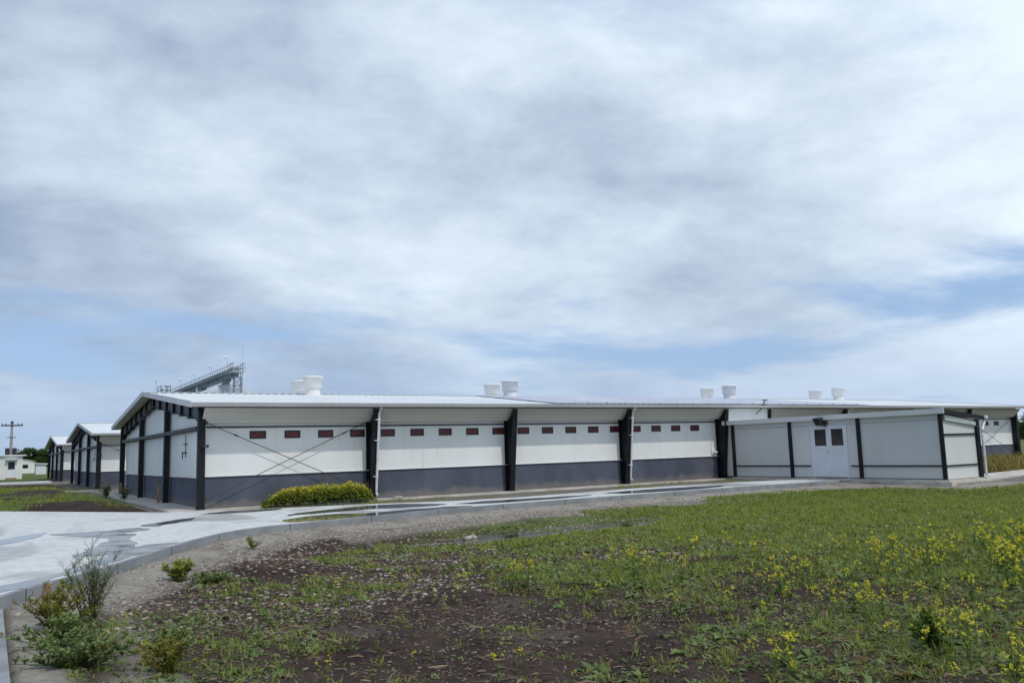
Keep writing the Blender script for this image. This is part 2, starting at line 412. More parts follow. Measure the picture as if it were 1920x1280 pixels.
# concrete yard with its road along the barn
ym = bpy.data.materials.new('yard_concrete'); ym.use_nodes = True; q = N(ym.node_tree); b = ym.node_tree.nodes['Principled BSDF']
tcn = q.new('ShaderNodeTexCoord'); ov = tcn.outputs['Object']
mpx = q.new('ShaderNodeMapping'); q.l.new(ov, mpx.inputs[0]); mpx.inputs['Rotation'].default_value = (0, 0, .5); mpx.inputs['Scale'].default_value = (1, .45, 1)
n1 = q.noise(mpx.outputs[0], .55, 7, .62, .6); n2 = q.noise(mpx.outputs[0], 5, 6, .6); n3 = q.noise(mpx.outputs[0], .38, 6, .55, 1.0); n4 = q.noise(ov, 26, 4, .6)
dry = q.mix(q.ramp(n2, .3, .7), (.50, .51, .51), (.62, .63, .63)); dry = q.mix(q.ramp(n1, .50, .72), dry, (.42, .42, .41)); dry = q.mix(q.ramp(n4, .55, .8, 0, .35), dry, (.45, .43, .40))
wet = q.ramp(q.math('ADD', n3, q.math('MULTIPLY', q.math('SUBTRACT', n2, .5), .10)), .53, .62)
cc = q.mix(wet, dry, q.mix(q.ramp(n2, .3, .7), (.34, .34, .33), (.43, .43, .42)))
q.l.new(cc, b.inputs['Base Color']); q.put(b.inputs['Roughness'], q.math('SUBTRACT', .72, q.math('MULTIPLY', wet, .35)))
bn = q.new('ShaderNodeBump'); bn.inputs['Strength'].default_value = .15; bn.inputs['Distance'].default_value = .02; q.l.new(n4, bn.inputs['Height']); q.l.new(bn.outputs[0], b.inputs['Normal'])
MATS['yard'] = ym
def slab_poly(name, P, z0, z1, mt):
    m = MB(); n = len(P); A = sum(P[i][0]*P[(i+1) % n][1]-P[(i+1) % n][0]*P[i][1] for i in range(n))
    if A < 0: P = P[::-1]
    m.poly([(x, y, z1) for x, y in P])
    for i in range(n):
        a, c = P[i], P[(i+1) % n]; m.quad((a[0], a[1], z0), (c[0], c[1], z0), (c[0], c[1], z1), (a[0], a[1], z1))
    o = m.build(name, mt); tag(o, kind='structure'); return o
# a strip of kerb runs along the yard's edge; the yard surface stops at its inner side
def offset_poly(pl, d):
    out = []
    for i, p in enumerate(pl):
        a = Vector(pl[max(i-1, 0)]); c = Vector(pl[min(i+1, len(pl)-1)]); t = (c-a).normalized(); out.append((p[0]-t.y*d, p[1]+t.x*d))
    return out
def smooth_pl(pl, n=3):
    out = []
    for i in range(len(pl)-1):
        p0 = Vector(pl[max(i-1, 0)]); p1 = Vector(pl[i]); p2 = Vector(pl[i+1]); p3 = Vector(pl[min(i+2, len(pl)-1)])
        for k in range(n):
            t = k/n; out.append(tuple(.5*((2*p1)+(p2-p0)*t+(2*p0-5*p1+4*p2-p3)*t*t+(3*p1-p0-3*p2+p3)*t**3)))
    return out+[pl[-1]]
KS = smooth_pl(KERB, 4); KIN = offset_poly(KS, .10)
slab_poly('concrete_yard', KIN+FAR, -.3, 0.0, 'yard')
km = MB()
for i in range(len(KS)-1):
    a, b_, c, d = KS[i], KS[i+1], KIN[i+1], KIN[i]
    km.hexa([(a[0], a[1], -.4), (b_[0], b_[1], -.4), (c[0], c[1], -.4), (d[0], d[1], -.4), (a[0], a[1], .006), (b_[0], b_[1], .006), (c[0], c[1], .006), (d[0], d[1], .006)])
km.k = 1; acc = 0; nxt = .6
for i in range(len(KS)-1):
    a = Vector(KS[i]); b_ = Vector(KS[i+1]); L = (b_-a).length
    while nxt < acc+L:
        p = a.lerp(b_, (nxt-acc)/L); t = (b_-a).normalized(); nrm = Vector((t.y, -t.x)); p0 = p+nrm*.004; p1 = p-nrm*.1
        km.bar((p0.x, p0.y, -.10), (p1.x, p1.y, -.10), .022, .214); nxt += 2.4
    acc += L
tag(km.build('kerb', ['kerbmat', 'joint']), kind='structure')
slab_poly('concrete_path', [(-5.72, -16.75), (-5.72, -27.5), (-8.2, -27.5), (-8.2, -16.75)], -.4, -.09, 'kerbmat')
# concrete aprons round the barns, and the far paths
slab_poly('apron', [(-.95, -.42), (51.6, -.42), (51.6, .9), (.3, .9), (.3, 19.9), (-.95, 19.9)], -.3, -.012, 'slab')
mat('track', (.24, .225, .20), .9, .2, 2, .4, 12)
slab_poly('gravel_track', [(-60, 27.5), (-60, 24.0), (-4, 23.6), (-1.0, 21.2), (-1.0, 23.2), (-4, 26.6)], -.2, .10, 'track')
slab_poly('path', [(-60, 52.5), (-60, 58.5), (-1.2, 58.5), (-1.2, 53.5)], -.2, .12, 'yard')

# standing water
wm = bpy.data.materials.new('water'); wm.use_nodes = True; q = N(wm.node_tree); b = wm.node_tree.nodes['Principled BSDF']
b.inputs['Base Color'].default_value = (.13, .135, .14, 1); b.inputs['Roughness'].default_value = .03; b.inputs['IOR'].default_value = 1.33
MATS['water'] = wm
w2 = wm.copy(); w2.name = 'ditch_water'; w2.node_tree.nodes['Principled BSDF'].inputs['Base Color'].default_value = (.050, .040, .033, 1); w2.node_tree.nodes['Principled BSDF'].inputs['Roughness'].default_value = .07; MATS['ditch_water'] = w2
w3 = wm.copy(); w3.name = 'damp_film'; w3.node_tree.nodes['Principled BSDF'].inputs['Base Color'].default_value = (.215, .23, .25, 1); w3.node_tree.nodes['Principled BSDF'].inputs['Roughness'].default_value = .30; MATS['damp_film'] = w3; q = N(w3.node_tree); b3 = w3.node_tree.nodes['Principled BSDF']; t3 = q.new('ShaderNodeTexCoord'); n5 = q.noise(t3.outputs['Object'], 1.6, 6, .6, .5)
q.l.new(q.mix(q.ramp(n5, .35, .68), (.20, .215, .235), (.36, .37, .38)), b3.inputs['Base Color']); q.put(b3.inputs['Roughness'], q.ramp(n5, .35, .65, .14, .48))
def puddle(P, z, mt='water', wob=.12):
    P = P+[P[0]]; S = smooth_pl(P, 8)[:-1]
    S = [(x+wob*(vnoise(x, y, .35, 51)-.5)*1.6, y+wob*(vnoise(x, y, .35, 57)-.5)*1.6) for x, y in S]
    m = MB(); n = len(S); A = sum(S[i][0]*S[(i+1) % n][1]-S[(i+1) % n][0]*S[i][1] for i in range(n))
    if A < 0: S = S[::-1]
    m.poly([(x, y, z) for x, y in S]); o = m.build('puddle', mt); tag(o, kind='structure'); return o
puddle([(-6.6, -16.4), (-5.75, -16.05), (-5.2, -15.25), (-4.75, -14.55), (-4.25, -13.75), (-3.75, -12.9), (-3.2, -11.95), (-2.75, -11.0), (-3.2, -10.9), (-3.75, -11.5), (-4.05, -12.1), (-4.3, -13.2), (-4.75, -13.9), (-5.3, -14.8), (-6.3, -15.7)], .004, 'damp_film')
puddle([(-4.2, -12.4), (-3.6, -11.4), (-3.35, -10.4), (-3.3, -9.2), (-3.1, -8.0), (-3.5, -8.2), (-3.7, -9.2), (-4.1, -10.5), (-4.6, -11.9)], .005, 'damp_film')
puddle([(-3.5, -9.0), (-3.15, -7.6), (-2.6, -6.9), (-2.9, -6.2), (-3.6, -6.6), (-4.6, -6.4), (-4.4, -7.2)], .0065, 'damp_film')
puddle([(-2.3, -6.2), (-1.2, -4.7), (-.9, -3.8), (-1.4, -4.2), (-2.6, -5.6)], .005)
puddle([(-5.6, -8.5), (-4.9, -7.0), (-4.7, -5.7), (-5.3, -6.4), (-6.2, -8.2)], .005)
puddle([(.45, -8.05), (.5, -7.2), (1.2, -6.55), (2.3, -6.1), (3.1, -6.6), (4.2, -6.4), (5.6, -6.3), (6.4, -6.7), (4.6, -7.2), (3.0, -7.7), (1.8, -8.0)], .004)
puddle([(1.0, -5.6), (2.0, -4.6), (3.4, -4.0), (4.8, -3.4), (5.6, -4.0), (6.3, -5.2), (5.2, -5.6), (3.9, -5.2), (2.4, -5.4)], .005)
puddle([(6.6, -5.3), (8.0, -5.0), (10.2, -5.2), (11.8, -5.5), (10.0, -6.1), (8.0, -6.2), (6.9, -6.0)], .005)
puddle([(12.5, -5.2), (14.5, -4.6), (17.5, -4.8), (18.5, -5.4), (16.0, -6.2), (13.5, -6.1)], .005)
puddle([(-.6, -2.6), (.6, -1.7), (2.0, -2.3), (.8, -3.0)], .005)
puddle([(1.6, -10.9), (3.6, -9.5), (7.2, -9.2), (10.4, -9.6), (11.6, -10.6), (10.2, -11.9), (7.4, -12.9), (4.4, -13.1), (2.2, -12.4)], -.445, 'ditch_water', .2)

# ------------------------------------------------------------------ barns
LB, W = 51.0, 19.27            # length, gable width
HE, HT, HR = 3.31, 3.444, 4.515   # fascia bottom, roof edge, ridge
OE, OG = .60, .46               # roof overhang at eaves and gable
YR = W/2
SL = (HR-HT)/(YR+OE)
FRAMES = [0, 6, 12, 18, 24, 27, 33, 39, 45, 51]
def zroof(y): return HR-SL*abs(y-YR)
def far_part(o, x, keep=7.0):
    if x > keep: o['far'] = 1
    return o

def column(parent, x, side):
    """portal frame column: inner edge upright against the wall, outer flange leaning out to carry the eaves"""
    m = MB(); fw = .115; H = 3.26; corner = x in (0, LB)
    yo = (lambda z: 0.0) if corner else (lambda z: -.40*z/H)
    yi = .20 if x == 0 else .33
    Y = (lambda y: y) if side == 0 else (lambda y: W-y)
    def bx(x0, x1, pts):   # pts: (y,z) quad extruded in x
        p = [(Y(y), z) for y, z in pts]
        m.hexa([(x0, p[0][0], p[0][1]), (x1, p[0][0], p[0][1]), (x1, p[1][0], p[1][1]), (x0, p[1][0], p[1][1]),
                (x0, p[3][0], p[3][1]), (x1, p[3][0], p[3][1]), (x1, p[2][0], p[2][1]), (x0, p[2][0], p[2][1])])
    bx(x-fw, x+fw, [(yo(0), 0), (yo(0)+.016, 0), (yo(H)+.016, H), (yo(H), H)])
    bx(x-.012, x+.012, [(yo(0)+.016, 0), (yi-.016, 0), (yi-.016, H), (yo(H)+.016, H)])
    bx(x-fw, x+fw, [(yi-.016, 0), (yi, 0), (yi, 2.84), (yi-.016, 2.84)])
    for z in (.9, 1.8, 2.84):
        bx(x-fw+.01, x+fw-.01, [(yo(z)+.016, z), (yi-.016, z), (yi-.016, z+.014), (yo(z)+.016, z+.014)])
    bx(x-fw-.02, x+fw+.02, [(-.02, -.01), (yi+.02, -.01), (yi+.02, .022), (-.02, .022)])
    return m.build('column', 'steel', parent)
def rafter_z(y, off): return zroof(y)-.14-off
def rafter(parent, x, full):
    """roof beam of the gable frame with its row of stiffener plates"""
    m = MB(); D = .46
    for y0, y1 in ((.0, YR), (YR, W)):
        def sec(xa, xb, oa, ob):
            m.hexa([(xa, y0, rafter_z(y0, ob)), (xb, y0, rafter_z(y0, ob)), (xb, y1, rafter_z(y1, ob)), (xa, y1, rafter_z(y1, ob)),
                    (xa, y0, rafter_z(y0, oa)), (xb, y0, rafter_z(y0, oa)), (xb, y1, rafter_z(y1, oa)), (xa, y1, rafter_z(y1, oa))])
        m.k = 0; sec(x-.10, x+.10, .02, .035); sec(x-.10, x+.10, D-.015, D)
        m.k = 1; sec(x-.008, x+.008, .036, D-.016)
        m.k = 0
        n = 6
        for i in range(n+1):
            y = y0+(y1-y0)*(i+.12)/(n+.3); zt = rafter_z(y, .04); wd = .34 if i % 2 else .22
            m.hexa([(x-.095, y, rafter_z(y, D-.02)), (x-.012, y, rafter_z(y, D-.02)), (x-.012, y+wd, rafter_z(y+wd, D-.02)), (x-.095, y+wd, rafter_z(y+wd, D-.02)),
                    (x-.095, y, zt), (x-.012, y, zt), (x-.012, y+wd, rafter_z(y+wd, .04)), (x-.095, y+wd, rafter_z(y+wd, .04))])
            m.box(x-.09, x+.09, y+.05, y+.30, rafter_z(y+.17, D+.06), rafter_z(y+.17, D-.04))
    return m.build('rafter', ['steel', 'steel_web'], parent)

def roof(parent):
    m = MB(); t = .15
    x0, x1 = -OG, LB+OG
    for s in (0, 1):
        ye, yr = (-OE, YR) if s == 0 else (W+OE, YR)
        # top skin with trapezoid ribs that run down the slope
        xx = x0; pts = []
        while xx < x1-.05:
            pts += [(xx, 0), (xx+.23, 0), (xx+.255, .018), (xx+.315, .018)]; xx += .34
        pts = [p for p in pts if p[0] < x1]+[(x1, 0)]
        for (a, za), (b_, zb) in zip(pts[:-1], pts[1:]):
            m.quad((a, ye, HT+za), (b_, ye, HT+zb), (b_, yr, HR+zb), (a, yr, HR+za)) if s == 0 else m.quad((b_, ye, HT+zb), (a, ye, HT+za), (a, yr, HR+za), (b_, yr, HR+zb))
    o = m.build('roof', 'white_roof', parent)
    # flat underside
    m = MB()
    for s in (0, 1):
        ye, yr = (-OE+.02, YR) if s == 0 else (W+OE-.02, YR)
        xx = x0+.02; k = 0
        prof = []
        while xx < x1-.5: prof += [(xx, 0), (xx+.8, 0), (xx+.83, .02), (xx+.97, .02)]; xx += 1.0
        prof = [p for p in prof if p[0] < x1-.02]+[(x1-.02, 0)]
        for (a, za), (b_, zb) in zip(prof[:-1], prof[1:]):
            za += HT-.12; zb += HT-.12; dz = HR-HT
            m.quad((a, ye, za), (a, yr, za+dz), (b_, yr, zb+dz), (b_, ye, zb))
    m.build('soffit', 'soffit', parent)
    m = MB()                                        # ridge capping
    for sg in (-1, 1):
        m.hexa([(x0, YR, HR+.03), (x1, YR, HR+.03), (x1, YR+sg*.26, HR-.26*SL+.035), (x0, YR+sg*.26, HR-.26*SL+.035),
                (x0, YR, HR+.042), (x1, YR, HR+.042), (x1, YR+sg*.26, HR-.26*SL+.047), (x0, YR+sg*.26, HR-.26*SL+.047)])
    m.build('ridge_cap', 'white_roof', parent)
    for ye, sg in ((-OE, -1), (W+OE, 1)):           # gutters hang on the eaves
        m = MB(); prof = [(0, .012), (0, -.125), (.03, -.14), (.10, -.14), (.12, -.125), (.135, -.02), (.115, -.02), (.10, -.11), (.02, -.11), (.015, .012)]
        L = x1-x0
        for (a, za), (b_, zb) in zip(prof, prof[1:]+prof[:1]):
            m.quad((x0, ye+sg*(.002+a), HT+za), (x1, ye+sg*(.002+a), HT+za), (x1, ye+sg*(.002+b_), HT+zb), (x0, ye+sg*(.002+b_), HT+zb))
        m.poly([(x0, ye+sg*(.002+a), HT+z) for a, z in prof]); m.poly([(x1, ye+sg*(.002+a), HT+z) for a, z in prof][::-1])
        m.build('gutter', 'gutter_shaded', parent)
    for xg, sg in ((x0, -1), (x1, 1)):             # verge flashing
        m = MB()
        for ye in (-OE, W+OE):
            xa, xb = (xg-.03, xg+.0) if sg < 0 else (xg, xg+.03)
            m.hexa([(xa, ye, HT-.15), (xb, ye, HT-.15), (xb, YR, HR-.15), (xa, YR, HR-.15), (xa, ye, HT+.05), (xb, ye, HT+.05), (xb, YR, HR+.05), (xa, YR, HR+.05)])
        o = m.build('verge_trim', 'verge_grey', parent); far_part(o, xg)

def vent_part(parent, x, y, dz):
    zb = zroof(y)-.15; top = 5.27+dz; t = top-zb
    m = MB(); m.lathe([(.37, 0), (.345, t*.30), (.34, t*.44), (.375, t*.45), (.385, t*.47)])
    b = m.build('roof_vent', 'vent', parent, smooth=True, loc=(x, y, zb)); far_part(b, x, 3)
    m = MB(); m.lathe([(.33, t*.46), (.405, t*.462), (.425, t*.49), (.44, t*.93), (.472, t*.935), (.48, t*.955), (.472, t*.99), (.45, t), (.43, t*.985), (.40, t*.55), (.05, t*.52)])
    m.build('hood', 'vent', b, smooth=True)

def window(parent, x, y0, z0=2.27, w_=.56, h=.27, face=-1):
    m = MB(); f = .045; yo = y0+face*.022
    ya, yb = min(yo, y0+.02), max(yo, y0+.02)
    m.box(x, x+f, ya, yb, z0, z0+h).box(x+w_-f, x+w_, ya, yb, z0, z0+h).box(x+f, x+w_-f, ya, yb, z0, z0+f).box(x+f, x+w_-f, ya, yb, z0+h-f, z0+h)
    m.box(x+w_/2-.008, x+w_/2+.008, ya+.006, ya+.011, z0+f, z0+h-f)
    o = m.build('window', 'frame_black', parent); far_part(o, x, 1.0)
    p = MB().box(x+f, x+w_-f, y0-.010, y0-.004, z0+f, z0+h-f).build('pane', 'pane_red', o)
    return o

def downspout(parent, x):
    yo = lambda z: -.40*z/3.26-.055
    m = MB(); m.tube([(x, -OE-.06, HT-.13), (x, -OE-.03, HT-.17), (x, yo(3.1), 3.1), (x, yo(.3), .3), (x, yo(.22)-.01, .22), (x+.01, yo(.2)-.11, .15)], .046, 10)
    for z in (.8, 2.1, 2.85): m.box(x-.14, x+.055, yo(z)-.05, yo(z)+.05, z, z+.03)
    return far_part(m.build('downspout', 'downspout', parent), x)

def build_barn():
    root = empty('livestock_barn', (0, 0, 0))
    YW = .345
    # walls
    m = MB(); m.box(.22, LB-.07, YW+.02, YW+.20, -.2, 1.03); m.box(.22, LB-.22, W-YW-.2, W-YW-.02, -.2, 1.03)
    m.box(.18, .38, YW+.2, W-YW-.2, -.2, .99); m.box(LB-.38, LB-.18, YW+.2, W-YW-.2, -.2, .99)
    m.build('plinth_wall', 'plinth', root)
    m = MB(); top = HE-.02
    m.box(.20, LB-.05, YW, YW+.12, 1.03, top); m.box(.20, LB-.20, W-YW-.12, W-YW, 1.03, top)
    for x0, x1 in ((.14, .26), (LB-.26, LB-.14)):      # gables, up to the slope
        p = [(YW+.12, .99), (W-YW-.12, .99), (W-YW-.12, zroof(W-YW)-.13), (YR, HR-.13), (YW+.12, zroof(YW)-.13)]
        m.poly([(x0, y, z) for y, z in p][::-1]); m.poly([(x1, y, z) for y, z in p])
        m.quad((x0, p[0][0], .99), (x1, p[0][0], .99), (x1, p[1][0], .99), (x0, p[1][0], .99))
    m.build('wall_panel', 'white_panel', root)
    # drip flashing where the panels meet the plinth
    m = MB(); m.box(.20, LB-.2, YW-.035, YW, 1.03, 1.055); m.box(.2, LB-.2, W-YW, W-YW+.035, 1.03, 1.055); m.box(.105, .138, YW+.12, W-YW-.12, .985, 1.05)
    m.build('drip_flashing', 'fascia', root)
    # inclined eaves panel between the columns, ribbed lengthwise
    for side in (0, 1):
        Y = (lambda y: y) if side == 0 else (lambda y: W-y)
        P0 = []; n = 0
        for i in range(8):
            a = i/8; y = -.30+.38*a; z = 3.29-.44*a
            P0 += [(y, z), (y+.38*.8/8, z-.44*.8/8), (y+.38*.84/8+.014, z-.44*.84/8+.004), (y+.38/8+.014, z-.44/8+.004)]
        P0 += [(.10, 2.845), (.10, 2.815), (.14, 2.815)]
        for xa, xb in zip(FRAMES[:-1], FRAMES[1:]):
            xa += .012; xb -= .012
            if side == 0 and xa > 23 and xb < 28: continue
            m = MB()
            for (ya, za), (yb, zb) in zip(P0[:-1], P0[1:]): m.quad((xa, Y(ya), za), (xa, Y(yb), zb), (xb, Y(yb), zb), (xb, Y(ya), za))
            m.quad((xa, Y(.14), 2.815), (xa, Y(.345), 2.815), (xb, Y(.345), 2.815), (xb, Y(.14), 2.815))
            far_part(m.build('eaves_panel', 'soffit', root), xa)
    m = MB(); m.box(.2, LB-.2, YW-.05, YW-.002, 2.655, 2.70); m.box(.2, LB-.2, W-YW+.002, W-YW+.05, 2.655, 2.70); m.build('wall_rail', 'steel', root)
    # short ribbed sheet above the annex roof
    m = MB(); x = 24.02
    while x < 26.95: m.box(x, x+.14, -.30, -.28, 2.45, 3.29).box(x+.14, x+.17, -.31, -.28, 2.45, 3.29); x += .17
    m.build('infill_sheet', 'white_panel', root)['far'] = 1
    for x in FRAMES:
        for side in (0, 1): far_part(column(root, x, side), x)
    # closed corner posts
    for x in (0, LB):
        for y in (0, W):
            ex = .19 if x == 0 else .318; ys_ = (y+.018, y+ex) if y == 0 else (y-ex, y-.018)
            for xa in ((x-.113, x-.095), (x+.095, x+.113)): far_part(MB().box(*xa, *ys_, -.02, 3.2).build('corner_plate', 'steel', root), x)
    far_part(rafter(root, 0.0, True), 0); far_part(rafter(root, LB, True), LB)
    for x in (0, LB):
        for k in (1, 2):
            y = W*k/3; m = MB(); H = rafter_z(y, .46)
            m.box(x-.10, x+.10, y-.13, y-.116, -.02, H).box(x-.10, x+.10, y+.116, y+.13, -.02, H).box(x-.008, x+.008, y-.116, y+.116, -.02, H)
            m.box(x-.102, x-.09, y-.14, y+.14, -.02, H-.02)
            far_part(m.build('gable_post', 'steel', root), x)
        for (ya, yb) in ((.5, W/3-.14), (W/3+.14, 2*W/3-.14), (2*W/3+.14, W-.5)):
            s = -1 if x == 0 else 1; m = MB().box(min(x+s*.10, x+s*.02), max(x+s*.10, x+s*.02), ya, yb, 2.60, 2.72).box(min(x+s*.06, x-s*.16), max(x+s*.06, x-s*.16), ya, yb, 2.58, 2.595)
            far_part(m.build('gable_rail', ['steel_rail'], root), x)
    roof(root)
    m = MB()                                         # blue-grey roofing sheets laid over the middle of the front slope
    def zt(y): return HT+SL*(y+OE)+.045
    xx = 15.6
    while xx < 34.6:
        sk = 0.0; ya, yb = -.50, YR-.35
        m.hexa([(xx-1.7*(xx < 15.7), ya, zt(ya)), (xx+1.012, ya, zt(ya)), (xx+1.012, yb, zt(yb)), (xx, yb, zt(yb)), (xx-1.7*(xx < 15.7), ya, zt(ya)+.012), (xx+1.012, ya, zt(ya)+.012), (xx+1.012, yb, zt(yb)+.012), (xx, yb, zt(yb)+.012)])
        for i in range(1):
            y = ya+.12; m.box(xx+.1, xx+.16, y, y+.06, zt(y)+.012, zt(y)+.05)
        xx += 1.015
    m.build('roof_overlay', 'blue_roof', root)['far'] = 1
    for x in (6.65, 17.4, 33.8, 44.6):
        vent_part(root, x, YR-1.0, 0); vent_part(root, x+.08, YR+1.0, -.02)
    xs_ = [1.64+1.212*k for k in range(18)]
    for x in xs_: window(root, x, YW)
    for x in xs_: window(root, LB-x-.56, YW)
    # wind bracing rods in the end bays
    for xa, xb in ((0.15, 5.88), (45.12, 50.85)):
        for (za, zb) in ((.28, 2.83), (2.83, .28)):
            m = MB(); m.tube([(xa, .13, za), (xb, .13, zb)], .014, 6)
            d = Vector((xb-xa, 0, zb-za)).normalized(); p = Vector((xa, .13, za))+d*(1.0 if za > zb else 5.2)
            m.tube([p, p+d*.16], .028, 6)
            m.box(xa-.05, xa+.04, .06, .20, za-.07, za+.07)
            o = m.build('brace_rod', 'rod', root); far_part(o, xa)
    for x in (6.10, 18.10, 33.10, 45.10): downspout(root, x)
    o = MB().box(5.9, 6.75, -.62, -.18, -.05, .035).box(6.6, 6.9, -.6, -.3, .0, .09).build('splash_block', 'slab', root)
    # lamp at the gable top, hooks and tap brackets
    m = MB(); m.tube([(-.10, 10.0, 3.75), (-.34, 10.0, 3.48)], .045, 8); m.box(-.42, -.26, 9.86, 10.14, 3.40, 3.47); m.tube([(-.3, 10.05, 3.43), (-.42, 10.4, 3.38)], .02, 6)
    m.build('gable_lamp', 'dark_box', root)
    m = MB(); m.tube([(.10, 3.2, 2.55), (.10, 3.2, 1.72)], .012, 6); m.box(.02, .16, 3.05, 3.35, 2.16, 2.19); m.box(.02, .16, 3.15, 3.5, 1.86, 1.9); m.tube([(.05, 3.4, 1.88), (.0, 3.2, 1.66)], .018, 6)
    m.build('pipe_bracket', 'rod', root)
    o = MB().box(23.5, 23.72, YW-.07, YW-.002, 1.16, 1.40).tube([(23.62, YW-.08, 1.25), (23.74, YW-.2, 1.22)], .05, 8).tube([(23.55, YW-.03, 1.40), (23.55, YW-.03, 2.6)], .02, 6).build('outlet_box', 'white_panel', root); o['far'] = 1
    m = MB(); m.tube([(26.6, -.3, 3.4), (26.66, -.42, 3.70)], .03, 6); m.box(26.5, 26.78, -.5, -.36, 3.68, 3.72); m.tube([(26.66, -.45, 3.5), (25.7, -.66, 3.0)], .022, 6); m.box(26.15, 26.5, -.62, -.5, 3.38, 3.48)
    m.build('roof_bracket', 'rod', root)['far'] = 1
    m = MB().box(-.02, .12, -.16, -.02, 2.02, 2.07).box(.12, .2, -.13, -.05, 2.0, 2.09); m.build('wall_hook', 'rod', root)
    return root
barn = build_barn()
tag(barn, 'long white barn with dark plinth and red windows, nearest and largest of the three', 'barn', 'gabled livestock barns in a row')
for off, lab in ((30.4, 'middle gabled barn in the row, half hidden behind the nearest barn'), (61.9, 'farthest and smallest gabled barn of the row, next to the trees')):
    c = copy_tree(barn, None, lambda o: bool(o.get('far')) or o.name.startswith('splash'))
    c.location = (0, off, 0); c['label'] = lab

